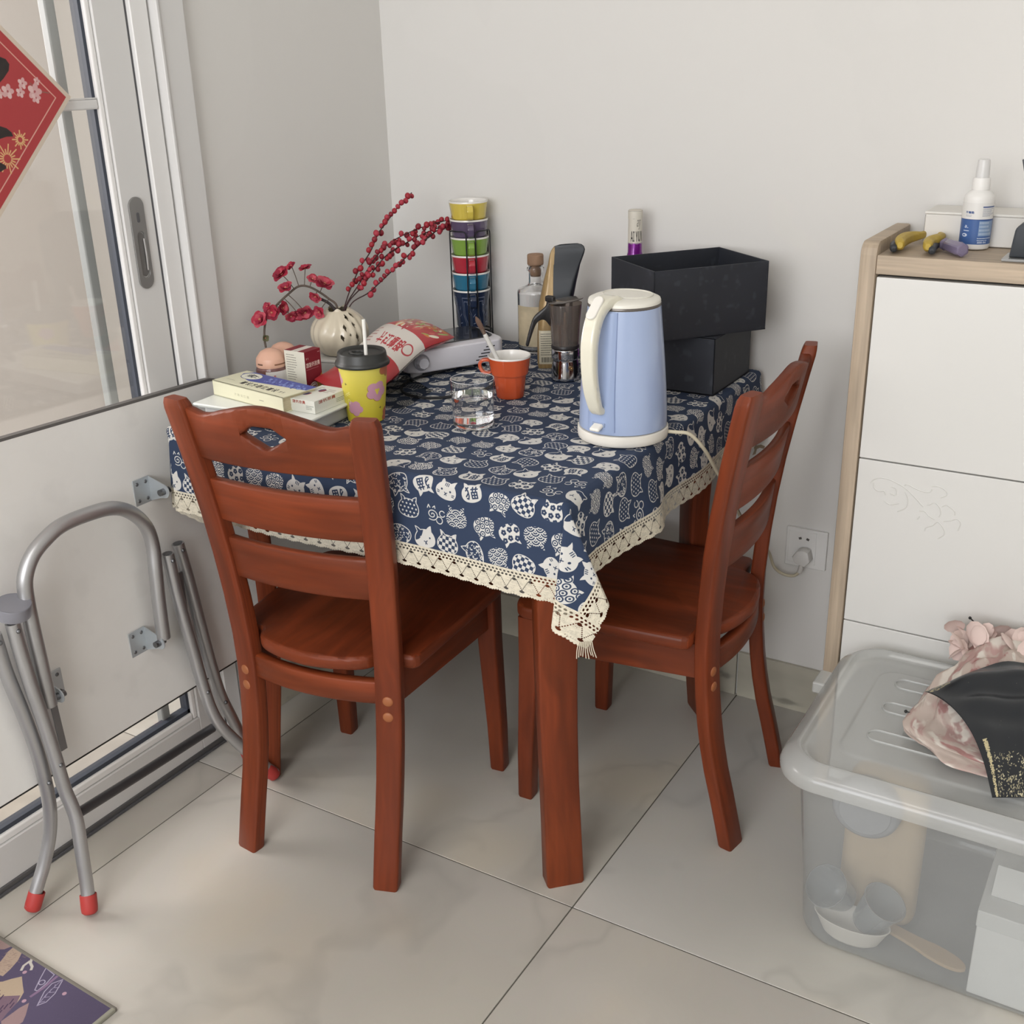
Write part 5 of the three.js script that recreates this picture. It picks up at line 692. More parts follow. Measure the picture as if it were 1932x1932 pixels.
{ // corked bottle
  const t = thing('glass_bottle', 'clear glass bottle with a wooden stopper and beige label, against the back wall', 'bottle', [0.43, T + 0.001, 0.086]);
  part('bottle_glass', lathe([[0.0001, 0.0], [0.034, 0.0], [0.0385, 0.003], [0.0395, 0.01], [0.0395, 0.128], [0.037, 0.134], [0.02, 0.140], [0.0165, 0.144], [0.0152, 0.15], [0.0152, 0.171], [0.018, 0.172], [0.018, 0.178], [0.0152, 0.179], [0.0152, 0.182], [0.012, 0.182], [0.0122, 0.15], [0.0135, 0.143], [0.018, 0.137], [0.034, 0.131], [0.0362, 0.126], [0.0362, 0.012], [0.034, 0.008], [0.0001, 0.007]], 56), M.glass, t);
  const kraft = pixTex(128, 128, (u, v) => { const k = 0.9 + 0.2 * fbm(u, v, 5, 3, 4); return [182 * k, 168 * k, 140 * k]; });
  part('label', new THREE.CylinderGeometry(0.0399, 0.0399, 0.085, 40, 1, true, -0.75, 2.2).translate(0, 0.060, 0), std(0xffffff, 0.7, { map: kraft, side: THREE.DoubleSide }), t); part('label_patch', new THREE.CylinderGeometry(0.0402, 0.0402, 0.06, 20, 1, true, 0.55, 0.85).translate(0, 0.052, 0), std(0xd6cfbc, 0.6, { side: THREE.DoubleSide }), t);
  const cork = pixTex(128, 64, (u, v) => { const k = 0.85 + 0.3 * fbm(u, v, 8, 5, 4); return [150 * k, 120 * k, 96 * k]; });
  part('stopper', lathe([[0.0001, 0.160], [0.010, 0.160], [0.0118, 0.165], [0.0119, 0.183], [0.0165, 0.184], [0.0172, 0.187], [0.0172, 0.203], [0.0160, 0.2055], [0.0001, 0.206]], 32), std(0xffffff, 0.75, { map: cork }), t, 'wooden stopper');
}
{ // coffee bag: gold front, black panel
  const tx = canvasTex(512, 1024, (c) => { const g = c.createLinearGradient(0, 0, 512, 0); c.fillStyle = '#9c8258'; c.fillRect(0, 0, 512, 1024); for (let k = 0; k < 60; k++) { c.fillStyle = ['#b59b6c', '#86704a', '#a98e60'][k % 3]; c.globalAlpha = 0.35; c.fillRect(rr(0, 260), rr(0, 1000), rr(6, 40), rr(60, 260)); } c.globalAlpha = 1; c.fillStyle = '#24282d'; c.beginPath(); c.moveTo(230, 0); c.lineTo(512, 0); c.lineTo(512, 640); c.lineTo(215, 640); c.quadraticCurveTo(190, 300, 230, 0); c.fill(); c.strokeStyle = '#8a7148'; c.lineWidth = 6; c.beginPath(); c.moveTo(230, 0); c.quadraticCurveTo(190, 300, 215, 640); c.stroke(); c.strokeStyle = '#5b564c'; c.lineWidth = 5; for (let k = 0; k < 5; k++) { c.beginPath(); c.arc(350 + k * 9, 470 + (k % 2) * 26, 16, 0, 6); c.stroke(); } c.fillStyle = '#d6cfb8'; c.fillRect(30, 690, 250, 290); lines(c, 50, 715, 190, 10, 20, 6, '#4a4a40'); c.fillStyle = '#2e2e2a'; for (let k = 0; k < 26; k++) c.fillRect(60 + k * 8, 920, rr(2, 6), 44); });
  const t = thing('coffee_bag', 'tall gold and black coffee bag standing behind the moka pot', 'coffee bag', [0.525, T, 0.178], 0.5);
  const loops = []; for (const [y, w, d, r, x, z] of [[0.001, 0.066, 0.044, 0.006, 0, 0], [0.012, 0.07, 0.05, 0.01, 0, 0], [0.07, 0.072, 0.05, 0.014, 0.001, 0], [0.13, 0.068, 0.042, 0.014, 0.004, -0.002], [0.175, 0.064, 0.026, 0.010, 0.013, -0.004], [0.205, 0.066, 0.012, 0.005, 0.021, -0.006], [0.226, 0.068, 0.007, 0.0034, 0.026, -0.008], [0.234, 0.065, 0.006, 0.0028, 0.029, -0.009], [0.240, 0.057, 0.0055, 0.0026, 0.031, -0.010], [0.2435, 0.043, 0.0045, 0.002, 0.034, -0.010], [0.2450, 0.026, 0.004, 0.0018, 0.036, -0.010]]) loops.push(roundLoop(w, d, r, 5).map(([p, q]) => { const k = 0.0025 * Math.sin(p * 160 + y * 90) * smooth(0, 0.05, y); return V(x + p + k * 0.4, y, z + q + k); }).reverse());
  const nu = loops[0].length, g = loft(loops, true); { const p = g.attributes.position, uv = g.attributes.uv; for (let i = 0; i < p.count; i++) uv.setXY(i, Math.min(0.99, Math.max(0.01, (p.getX(i) + 0.036) / 0.085)), Math.min(0.999, p.getY(i) / 0.242)); }
  part('bag_body', g, phy(0xffffff, 0.38, { map: tx, metalness: 0.25, clearcoat: 0.2 }), t);
}
{ // moka pot
  const t = thing('moka_pot', 'chrome moka pot with a smoky clear top and black handle, left of the kettle', 'coffee pot', [0.592, T + 0.001, 0.255], 0);
  part('boiler', lathe([[0.0001, 0], [0.0285, 0], [0.0298, 0.002], [0.0295, 0.006], [0.0255, 0.036], [0.0245, 0.040], [0.0252, 0.0415], [0.0262, 0.0425], [0.0262, 0.0600], [0.0235, 0.0615], [0.0001, 0.0615]], 12), std(0xc9c9cc, 0.08, { metalness: 1 }), t);
  part('collar', lathe([[0.0262, 0.0428], [0.0272, 0.0435], [0.0272, 0.0595], [0.0258, 0.061], [0.0245, 0.062]], 48), M.chrome, t);
  part('valve', [cyl(0.005, 0.004, 0.005, 14).rotateX(Math.PI / 2).translate(0, 0.027, 0.0285), sph(0.0028, 10, 0, 0.027, 0.031)].map((g) => g.rotateY(0.9)), std(0x9a7c58, 0.3, { metalness: 0.8 }), t);
  part('carafe', lathe([[0.0235, 0.063], [0.025, 0.064], [0.0265, 0.070], [0.0290, 0.11], [0.0328, 0.147], [0.034, 0.149], [0.0325, 0.149], [0.0278, 0.11], [0.0252, 0.072], [0.0238, 0.067], [0.0001, 0.066]], 48), phy(0xd2cac4, 0.06, { transmission: 0.9, thickness: 0, ior: 1.5 }), t, 'smoky clear upper pot');
  part('base_ring', lathe([[0.0268, 0.0625], [0.0275, 0.0635], [0.0272, 0.068], [0.0262, 0.069]], 40), std(0x2a2727, 0.4), t); part('spout_column', lathe([[0.0058, 0.066], [0.0045, 0.10], [0.0032, 0.13], [0.0001, 0.132]], 16), phy(0xb9a890, 0.15, { metalness: 0.6 }), t);
  const hd = new THREE.Shape(); hd.moveTo(-0.028, 0.150); hd.lineTo(-0.034, 0.157); hd.lineTo(-0.036, 0.146); hd.bezierCurveTo(-0.044, 0.134, -0.058, 0.132, -0.064, 0.116); hd.bezierCurveTo(-0.070, 0.098, -0.074, 0.084, -0.077, 0.070); hd.quadraticCurveTo(-0.0745, 0.064, -0.071, 0.068); hd.bezierCurveTo(-0.066, 0.084, -0.062, 0.098, -0.056, 0.110); hd.bezierCurveTo(-0.050, 0.119, -0.040, 0.122, -0.034, 0.112); hd.lineTo(-0.029, 0.105); hd.lineTo(-0.0275, 0.13); hd.closePath();
  part('handle', toCreasedNormals(extr(hd, 0.012, 0.003, 12).translate(0, 0, -0.006).rotateY(0.54), 0.6), std(0x242222, 0.4), t);
  part('lid', [lathe([[0.0001, 0.004], [0.02, 0.0035], [0.0335, 0.001], [0.035, -0.001], [0.034, -0.002], [0.0001, 0.001]], 40).rotateZ(0.16).translate(0.001, 0.155, 0)], phy(0x8c847e, 0.12, { transmission: 0.6, thickness: 0 }), t); part('lid_knob', rbox(0.02, 0.012, 0.012, 0.004, -0.024, 0.158, 0.0145), std(0x242222, 0.4), t);
  t.rotation.y = 0.0;
}
// ---------------------------------------------------------------- electric kettle on its base
{
  const P = [0.846, T + 0.001, 0.522];
  const b = thing('kettle_base', 'round cream kettle base under the light blue kettle', 'kettle base', P);
  part('base_disc', lathe([[0.0001, 0.0005], [0.070, 0.0005], [0.0745, 0.003], [0.0755, 0.010], [0.0752, 0.0185], [0.0735, 0.0205], [0.0001, 0.0205]], 64), std(0xdedad0, 0.45), b);
  const t = thing('electric_kettle', 'light blue electric kettle with a cream handle and lid, standing on its round base', 'kettle', [P[0], P[1] + 0.0212, P[2]], -0.10);
  const prof = [[0.0, 0.0725], [0.02, 0.0722], [0.06, 0.0705], [0.11, 0.0668], [0.15, 0.0632], [0.185, 0.0600], [0.198, 0.0588]];
  part('body', lathe([[0.0001, 0.0002], [0.0715, 0.0002], ...prof.map(([y, r]) => [r, y + 0.001])], 72), phy(0x9fafcf, 0.3, { clearcoat: 0.55, clearcoatRoughness: 0.12 }), t);
  part('rim', lathe([[0.0588, 0.1985], [0.0593, 0.1998], [0.0592, 0.2022], [0.0583, 0.2032]], 64), std(0x6f6a66, 0.3, { metalness: 0.7 }), t);
  part('lid', [lathe([[0.0583, 0.203], [0.0582, 0.2065], [0.057, 0.2095], [0.050, 0.2128], [0.035, 0.2150], [0.0001, 0.2158]], 64)], std(0xe4e1d6, 0.35), t);
  part('lid_panel', new THREE.TorusGeometry(0.038, 0.0014, 6, 48).rotateX(Math.PI / 2).scale(1.1, 1, 0.9).translate(0.002, 0.2146, -0.006), std(0xdad7cc, 0.4), t);
  // handle spine: slightly raised blue strip, cream arch, button, switch (all on the side towards the viewer)
  const strip = []; for (const y of [0.004, 0.03, 0.08, 0.13, 0.17, 0.197]) { const r = crv(prof, y), hw = lerp(0.025, 0.021, y / 0.2), row = []; for (let k = 0; k <= 10; k++) { const a = (k / 10 - 0.5) * 2 * Math.asin(hw / r); row.push(V((r + 0.0032 * Math.min(1, 2.4 * (1 - Math.abs(k / 5 - 1)) + 0.12)) * Math.sin(a), y, (r + 0.0032 * Math.min(1, 2.4 * (1 - Math.abs(k / 5 - 1)) + 0.12)) * Math.cos(a))); } strip.push(row); }
  part('spine', gridGeo(strip), phy(0x98a9cb, 0.32, { clearcoat: 0.4, side: THREE.DoubleSide }), t);
  const path = new THREE.CatmullRomCurve3([V(0, 0.207, 0.018), V(0, 0.2135, 0.042), V(0, 0.209, 0.066), V(0, 0.192, 0.087), V(0, 0.160, 0.1005), V(0, 0.125, 0.1025), V(0, 0.090, 0.0985), V(0, 0.062, 0.090), V(0, 0.044, 0.081), V(0, 0.040, 0.0705)]), loops = [], n = 48;
  for (let k = 0; k <= n; k++) { const s = k / n, p = path.getPointAt(s), d = path.getTangentAt(s), nx = V(1, 0, 0), nb = V().crossVectors(d, nx).normalize(), w = lerp(0.036, 0.025, smooth(0, 0.3, s)) - 0.003 * smooth(0.8, 1, s), h = crv([[0, 0.006], [0.12, 0.016], [0.3, 0.022], [0.6, 0.020], [0.9, 0.016], [1, 0.014]], s); loops.push(roundLoop(w, h, 0.0065, 5).map(([a, c]) => p.clone().addScaledVector(nx, a).addScaledVector(nb, -c))); }
  part('handle', toCreasedNormals(loft(loops), 0.6), phy(0xe1ddcb, 0.25, { clearcoat: 0.5, clearcoatRoughness: 0.1 }), t);
  const q = path.getPointAt(0.27), qd = path.getTangentAt(0.27), out = V(0, -qd.z, qd.y).multiplyScalar(Math.sign(-qd.z) || 1); out.set(0, qd.z, -qd.y);
  const bs = new THREE.Shape(); bs.absarc(0, 0.013, 0.0088, 0, Math.PI); bs.absarc(0, -0.013, 0.0088, Math.PI, Math.PI * 2); bs.closePath(); const bg = extr(bs, 0.005, 0.0015); const mm = new THREE.Matrix4().makeBasis(V(1, 0, 0), qd.clone().multiplyScalar(-1), V().crossVectors(V(1, 0, 0), qd.clone().multiplyScalar(-1))); bg.applyMatrix4(mm); const on = V().crossVectors(V(1, 0, 0), qd.clone().multiplyScalar(-1)); bg.translate(q.x + on.x * 0.0085, q.y + on.y * 0.0085, q.z + on.z * 0.0085); part('lid_button', bg, std(0xe9e6de, 0.35), t);
  part('switch_tab', [rbox(0.018, 0.0065, 0.020, 0.003, 0, 0, 0).rotateX(0.35).translate(0, 0.0145, 0.080)], std(0xebe8e0, 0.35), t); part('switch_slot', rbox(0.024, 0.007, 0.003, 0.001, 0, 0.0175, 0.0745), std(0x8a98b4, 0.5), t);
  part('window_line', [tube([V(0.0262, 0.006, 0.0678), V(0.0248, 0.06, 0.0664), V(0.0232, 0.13, 0.0608), V(0.0218, 0.197, 0.0552)], 0.0007, 30, 6)], std(0x7f8fb4, 0.4), t);
}
{ // kettle lead and plug
  const t = thing('power_cord', 'cream kettle cord hanging over the right table edge to the wall socket', 'cord', [0.95, 0.34, 0.2]);
  pw('cord_run', tube([[0.917, 0.7755, 0.497], [0.93, 0.7745, 0.492], [0.95, 0.771, 0.483], [0.968, 0.741, 0.462], [0.972, 0.686, 0.410], [0.974, 0.618, 0.340], [0.972, 0.54, 0.262], [0.968, 0.46, 0.15], [0.962, 0.39, 0.06], [0.968, 0.352, 0.04], [0.985, 0.334, 0.03], [1.008, 0.334, 0.028], [1.021, 0.348, 0.03]], 0.0032, 120, 8), std(0xc9c0a8, 0.5), t);
  pw('strain_relief', tube([[1.020, 0.345, 0.03], [1.022, 0.353, 0.030], [1.023, 0.362, 0.029]], 0.0052, 8, 10), std(0xcfccc6, 0.5), t);
  const s = new THREE.Shape(); s.moveTo(-0.014, 0.0); s.lineTo(0.008, -0.006); s.lineTo(0.018, 0.008); s.lineTo(0.013, 0.028); s.quadraticCurveTo(0.002, 0.034, -0.011, 0.027); s.lineTo(-0.02, 0.012); s.closePath();
  pw('plug', toCreasedNormals(extr(s, 0.026, 0.004).translate(1.023, 0.366, 0.0105), 0.6), std(0xd6d4d0, 0.45), t);
}
// ---------------------------------------------------------------- black boxes and the wine bottle behind them
{
  const card = pixTex(256, 256, (u, v) => { const a = fbm(u, v, 5, 3, 4), d = smooth(0.66, 0.85, fbm(u, v, 40, 9, 2)) * 14, w = smooth(0.55, 0.8, fbm(u, v, 4, 55, 4)) * 12; return [32 + 10 * a + d + w, 35 + 10 * a + d + w, 42 + 11 * a + d + w]; }, true, [2, 2]);
  M.card = std(0xffffff, 0.6, { map: card });
  function openBox(name, label, w, h, l, at, turn) {
    const t = thing(name, label, 'box', at, turn), k = 0.0025;
    part('base_panel', grainUV(box(w, k, l, 0, k / 2 + 0.0004, 0), 0), M.card, t);
    for (const s of [-1, 1]) { partn('side_panel', grainUV(rbox(k, h, l, 0.0008, s * (w / 2 - k / 2), h / 2 + 0.0004, 0, 2), 1, 0.3 + s * 0.2), M.card, t); partn('end_panel', grainUV(rbox(w, h, k, 0.0008, 0, h / 2 + 0.0004, s * (l / 2 - k / 2), 2), 1, s), M.card, t); }
    return t;
  }
  const low = openBox('cardboard_box', 'lower black cardboard box, standing on the cloth under a second black box', 0.19, 0.106, 0.19, [0.801, T + 0.001, 0.151], 0);
  part('flap', grainUV(rbox(0.186, 0.002, 0.05, 0.0008, 0, 0, 0.0).rotateX(0.02).translate(0, 0.1066, 0.06), 0), M.card, low);
  openBox('cardboard_box', 'upper black open-topped cardboard box, set askew on the lower one', 0.178, 0.126, 0.232, [0.81, T + 0.1095, 0.175], Math.atan2(0.145, -0.1815) );
  const cap = canvasTex(512, 256, (c) => { c.fillStyle = '#d3cdc0'; c.fillRect(0, 0, 512, 256); c.fillStyle = '#3a3734'; c.fillRect(0, 70, 512, 6); c.font = 'bold 46px sans-serif'; c.textAlign = 'center'; for (const x of [-170, 86, 342]) c.fillText('AI YUN', x + 10, 246); c.font = 'italic 44px serif'; for (const x of [112, 368]) c.fillText('ay', x, 196); c.font = 'italic 26px serif'; c.fillText('al', 52, 150); });
  const t = thing('wine_bottle', 'purple wine bottle with a cream neck capsule, standing behind the black boxes', 'bottle', [0.647, T + 0.001, 0.062], -0.45);
  part('bottle_glass', lathe([[0.0001, 0], [0.035, 0], [0.0375, 0.004], [0.0378, 0.15], [0.034, 0.175], [0.02, 0.2], [0.0145, 0.22], [0.0138, 0.262]], 48), phy(0x7a1a86, 0.2, { metalness: 0.35, clearcoat: 0.6 }), t);
  part('capsule', lathe([[0.0142, 0.236], [0.0142, 0.262], [0.0139, 0.285], [0.0145, 0.287], [0.0145, 0.300], [0.0135, 0.3025], [0.0001, 0.303]], 40), std(0xffffff, 0.5, { map: cap }), t, 'cream printed neck capsule');
}
// ---------------------------------------------------------------- on top of the cabinet
const CT = 1.0405;
{
  const t = thing('pliers', 'pliers with yellow and black grips, lying open on the cabinet top', 'pliers', [1.206, CT, 0.15]);
  const grip = (pts, w) => { const c = new THREE.CatmullRomCurve3(pts.map((p) => V(p[0] - 1.206, p[1], p[2] - 0.15))), L = [], n = 28; for (let k = 0; k <= n; k++) { const s = k / n, p = c.getPointAt(s), d = c.getTangentAt(s), nx = V().crossVectors(V(0, 1, 0), d).normalize(), e = w * (0.55 + 0.45 * Math.sin(Math.PI * Math.min(1, s * 1.15 + 0.12))) * (k === 0 || k === n ? 0.6 : 1); L.push(roundLoop(e, e * 1.25, e * 0.45, 4).map(([a, b]) => p.clone().addScaledVector(nx, a).add(V(0, b, 0)))); } return toCreasedNormals(loft(L), 0.9); };
  const yel = std(0xb59a3e, 0.55), blk = std(0x2d3034, 0.5);
  const g1 = [[1.198, 0.0148, 0.222], [1.190, 0.0148, 0.185], [1.193, 0.0155, 0.14], [1.207, 0.0155, 0.105], [1.208, 0.0145, 0.072]], g2 = [[1.242, 0.0148, 0.222], [1.236, 0.0148, 0.185], [1.243, 0.0155, 0.15], [1.24, 0.0155, 0.11], [1.222, 0.0145, 0.075]];
  part('grip', grip(g1, 0.018), yel, t); part('grip_001', grip(g2, 0.018), yel, t);
  part('grip_pad', grip([[1.189, 0.0095, 0.226], [1.182, 0.0095, 0.19], [1.185, 0.010, 0.150]], 0.013), blk, t); part('grip_pad_001', grip([[1.249, 0.0095, 0.225], [1.244, 0.0095, 0.19], [1.250, 0.010, 0.155]], 0.013), blk, t);
  part('jaw', rbox(0.016, 0.010, 0.042, 0.003, 0.004, 0.008, -0.107), std(0x75706a, 0.4, { metalness: 0.8 }), t); part('jaw_001', rbox(0.012, 0.010, 0.042, 0.003, 0.017, 0.008, -0.105), std(0x4b4a48, 0.4, { metalness: 0.8 }), t); part('pivot', cyl(0.008, 0.008, 0.014, 18, 0.010, 0.0085, -0.083), std(0x8a8680, 0.35, { metalness: 0.8 }), t);
}
{
  const a = V(1.2515, CT + 0.0118, 0.158), b = V(1.295, CT + 0.0118, 0.216), L = a.distanceTo(b), t = thing('screwdriver', 'screwdriver with a purple translucent handle, lying in front of the spray bottle', 'screwdriver', a.toArray()); t.quaternion.setFromUnitVectors(V(0, 1, 0), b.clone().sub(a).normalize());
  const L2 = []; for (const [y, r] of [[0, 0.005], [0.003, 0.007], [0.010, 0.0105], [0.016, 0.0085], [0.024, 0.0105], [L * 0.9, 0.0118], [L * 0.98, 0.0105], [L, 0.0075]]) { const l = []; for (let k = 0; k < 24; k++) { const an = k / 24 * 6.283, q = r * (k % 4 < 2 ? 1 : 0.92); l.push(V(q * Math.cos(an), y, -q * Math.sin(an))); } L2.push(l); }
  part('handle', toCreasedNormals(loft(L2), 0.35), phy(0x9a8fac, 0.12, { transmission: 0.45, thickness: 0 }), t); part('shaft', cyl(0.0026, 0.0026, 0.03, 12, 0, -0.0145, 0), M.chrome, t);
}
{
  const lab = canvasTex(1024, 512, (c) => { c.fillStyle = '#dedcd8'; c.fillRect(0, 0, 1024, 512); c.fillStyle = '#3b5d96'; c.fillRect(0, 200, 1024, 312); c.fillStyle = '#29457c'; c.fillRect(0, 200, 1024, 8); c.fillStyle = '#7f97b8'; c.fillRect(190, 220, 180, 190); lines(c, 196, 232, 170, 4, 46, 24, '#a9b9cc'); lines(c, 186, 430, 180, 2, 26, 12, '#c9d3e0'); c.fillStyle = '#d6dde8'; c.font = 'bold 34px sans-serif'; c.fillText('400-04', 190, 500); c.fillStyle = '#3c5486'; c.fillRect(212, 40, 170, 16); lines(c, 214, 66, 160, 7, 15, 7, '#8d93a4'); c.strokeStyle = '#3c5486'; [['fang'], ['jian'], ['lu']].forEach((g, i) => glyph(c, g, 26 + i * 34, 100, 30, 5)); lines(c, 30, 146, 80, 2, 16, 6, '#8d93a4'); c.fillStyle = '#c8d2e2'; c.font = 'bold 60px sans-serif'; c.fillText('a.', 30, 310); c.fillRect(20, 340, 70, 8); c.beginPath(); c.ellipse(40, 400, 34, 22, 0, 0, 7); c.fill(); c.fillStyle = '#3b5d96'; c.beginPath(); c.ellipse(34, 400, 18, 9, 0, 0, 7); c.fill(); });
  const t = thing('spray_bottle', 'white spray bottle with a blue label, standing on the cabinet before the white box', 'spray bottle', [1.294, CT, 0.118], -0.83);
  part('bottle_body', lathe([[0.0001, 0.0008], [0.0215, 0.0008], [0.0235, 0.003], [0.024, 0.010], [0.024, 0.080], [0.0225, 0.087], [0.017, 0.093], [0.0125, 0.095], [0.012, 0.098]], 40), std(0xe5e3df, 0.4), t);
  part('label', new THREE.CylinderGeometry(0.0243, 0.0243, 0.066, 48, 1, true).translate(0, 0.043, 0), std(0xffffff, 0.42, { map: lab }), t);
  part('collar', lathe([[0.0118, 0.095], [0.0138, 0.096], [0.0135, 0.113], [0.0115, 0.1145]], 36), std(0xe9e7e3, 0.4), t); part('cap', lathe([[0.0108, 0.114], [0.0103, 0.130], [0.0093, 0.1415], [0.008, 0.143], [0.0001, 0.1435]], 32), phy(0xe9e8e6, 0.3, { transmission: 0.25, thickness: 0 }), t); part('nozzle', cyl(0.0035, 0.003, 0.02, 12, 0, 0.128, 0), M.white, t);
}
{
  const t = thing('carton', 'plain white carton at the back of the cabinet top, behind the spray bottle', 'box', [1.335, CT, 0.055]);
  part('box_body', rbox(0.255, 0.050, 0.09, 0.003, 0, 0.0255, 0), std(0xdcd9d3, 0.7), t); part('lid_flap', rbox(0.257, 0.004, 0.093, 0.0015, 0.0, 0.0525, 0.0), std(0xe2dfd9, 0.7), t); part('lid_seam', box(0.0008, 0.044, 0.082, -0.1278, 0.026, 0), std(0x5a5550, 0.8), t);
}
{
  const t = thing('dark_holder', 'dark grey plastic holder at the right end of the cabinet top, cut by the frame', 'holder', [1.400, CT + 0.0054, 0.196]);
  const s = new THREE.Shape(); s.moveTo(-0.036, 0); s.lineTo(0.06, 0); s.lineTo(0.06, 0.055); s.lineTo(-0.010, 0.055); s.quadraticCurveTo(-0.03, 0.052, -0.032, 0.04); s.closePath();
  part('holder_body', toCreasedNormals(extr(s, 0.045, 0.003).translate(0, 0.0003, -0.0225), 0.5), std(0x2b3036, 0.45), t);
  const b = thing('acrylic_plate', 'clear acrylic plate under the dark holder on the cabinet top', 'plate', [1.405, CT, 0.198]); part('plate', rbox(0.10, 0.0045, 0.062, 0.0015, 0, 0.0025, 0), phy(0xe4e6e6, 0.06, { transmission: 0.7, thickness: 0.004 }), b);
  const k = thing('dark_rod', 'dark square rod rising behind the holder at the right edge of the photo', 'rod', [1.395, CT, 0.125]); k.rotation.z = 0.27; part('rod', rbox(0.010, 0.15, 0.008, 0.001, 0.002, 0.0755, 0), std(0x3a3d40, 0.45), k);
}
// ---------------------------------------------------------------- wall socket
{
  const t = thing('wall_socket', 'square white wall socket low on the back wall beside the cabinet', 'socket', [1.0235, 0.391, 0.0005]);
  part('face_plate', rbox(0.086, 0.086, 0.008, 0.002, 0, 0, 0.0042), std(0xe2e1de, 0.4), t); part('face_panel', rbox(0.058, 0.072, 0.002, 0.001, -0.008, 0.002, 0.0086), std(0xe4e3e0, 0.4), t);
  for (const [x, y, r] of [[-0.013, 0.022, 0.35], [0.003, 0.022, -0.35], [-0.014, -0.01, 0.5], [0.004, -0.01, -0.5]]) partn('pin_slot', rbox(0.006, 0.005, 0.0012, 0.0005).rotateZ(r).translate(x, y, 0.0096), std(0x55504c, 0.7), t);
}
// ---------------------------------------------------------------- red diamond poster on the door glass
{
  const W = 0.62, cz = 1.146, cy = 1.314; // canvas covers the square round the diamond; right in the picture is smaller z
  const tx = canvasTex(1024, 1024, (c) => {
    const X = (z) => (cz + W / 2 - z) / W * 1024, Y = (y) => (cy + W / 2 - y) / W * 1024, dia = (r, col, st) => { c.beginPath(); c.moveTo(X(cz - r), Y(cy)); c.lineTo(X(cz), Y(cy + r)); c.lineTo(X(cz + r), Y(cy)); c.lineTo(X(cz), Y(cy - r)); c.closePath(); if (st) { c.strokeStyle = col; c.lineWidth = st; c.stroke(); } else { c.fillStyle = col; c.fill(); } };
    c.fillStyle = '#cdbfae'; c.fillRect(0, 0, 1024, 1024); dia(0.290, '#a93a3c'); dia(0.27, '#d6a796', 3);
    const px = (u, v) => [X(0.9468 - 0.000915 * u + 0.000171 * v), Y(1.4576 + 0.0000244 * u - 0.000757 * v)];
    c.strokeStyle = '#8a5a50'; c.lineWidth = 3; c.beginPath(); c.moveTo(...px(100, 183)); c.lineTo(...px(78, 178)); c.lineTo(...px(60, 160)); c.stroke();
    const fl = (u, v, r) => { const [x, y] = px(u, v); for (let k = 0; k < 5; k++) { c.fillStyle = k % 2 ? '#d9b7b4' : '#cfa3a2'; c.beginPath(); c.ellipse(x + r * 0.55 * Math.cos(k * 1.257), y + r * 0.55 * Math.sin(k * 1.257), r * 0.5, r * 0.38, k * 1.257, 0, 7); c.fill(); } c.fillStyle = '#a85a5c'; c.beginPath(); c.arc(x, y, r * 0.16, 0, 7); c.fill(); };
    fl(70, 178, 21); fl(73, 190, 14); fl(45, 160, 14); fl(41, 177, 13); fl(16, 173, 18); fl(74, 158, 10); fl(0, 176, 12);
    const fw = (u, v, r, n) => { const [x, y] = px(u, v); c.strokeStyle = '#d8b27a'; c.lineWidth = 3.4; for (let k = 0; k < n; k++) { const a = k / n * 6.283 + 0.1; c.beginPath(); c.moveTo(x + r * 0.28 * Math.cos(a), y + r * 0.28 * Math.sin(a)); c.lineTo(x + r * (k % 2 ? 0.65 : 1) * Math.cos(a), y + r * (k % 2 ? 0.65 : 1) * Math.sin(a)); c.stroke(); } };
    fw(16, 302, 38, 18); fw(41, 268, 24, 16);
    const sh = (l) => { c.beginPath(); l.forEach((p, i) => i ? c.lineTo(...px(...p)) : c.moveTo(...px(...p))); c.closePath(); c.fill(); }; c.fillStyle = '#2b2220';
    sh([[-60, 100], [0, 107], [12, 112], [19, 122], [18, 134], [8, 148], [-4, 160], [-60, 170]]); sh([[-60, 232], [0, 237], [14, 243], [24, 252], [27, 260], [14, 259], [0, 262], [-60, 268]]); sh([[-60, 296], [0, 306], [12, 314], [14, 320], [0, 326], [-60, 334]]);
    c.fillRect(X(1.20), Y(1.45), 130, 30); c.fillRect(X(1.25), Y(1.38), 60, 200); c.fillRect(X(1.18), Y(1.28), 100, 120);
  });
  tx.wrapS = tx.wrapT = THREE.ClampToEdgeWrapping;
  const t = thing('poster', 'red diamond-shaped festive poster with plum blossoms, stuck on the glass door', 'poster', [0.003, cy, cz]);
  const s = poly([[-0.300, 0], [0, -0.300], [0.300, 0], [0, 0.300]]), g = new THREE.ExtrudeGeometry(s, { depth: 0.0016, bevelEnabled: false }); { const p = g.attributes.position, uv = g.attributes.uv; for (let i = 0; i < p.count; i++) uv.setXY(i, 0.5 + p.getX(i) / W, 0.5 + p.getY(i) / W); }
  part('sheet', g.rotateY(Math.PI / 2), std(0xffffff, 0.55, { map: tx }), t);
}
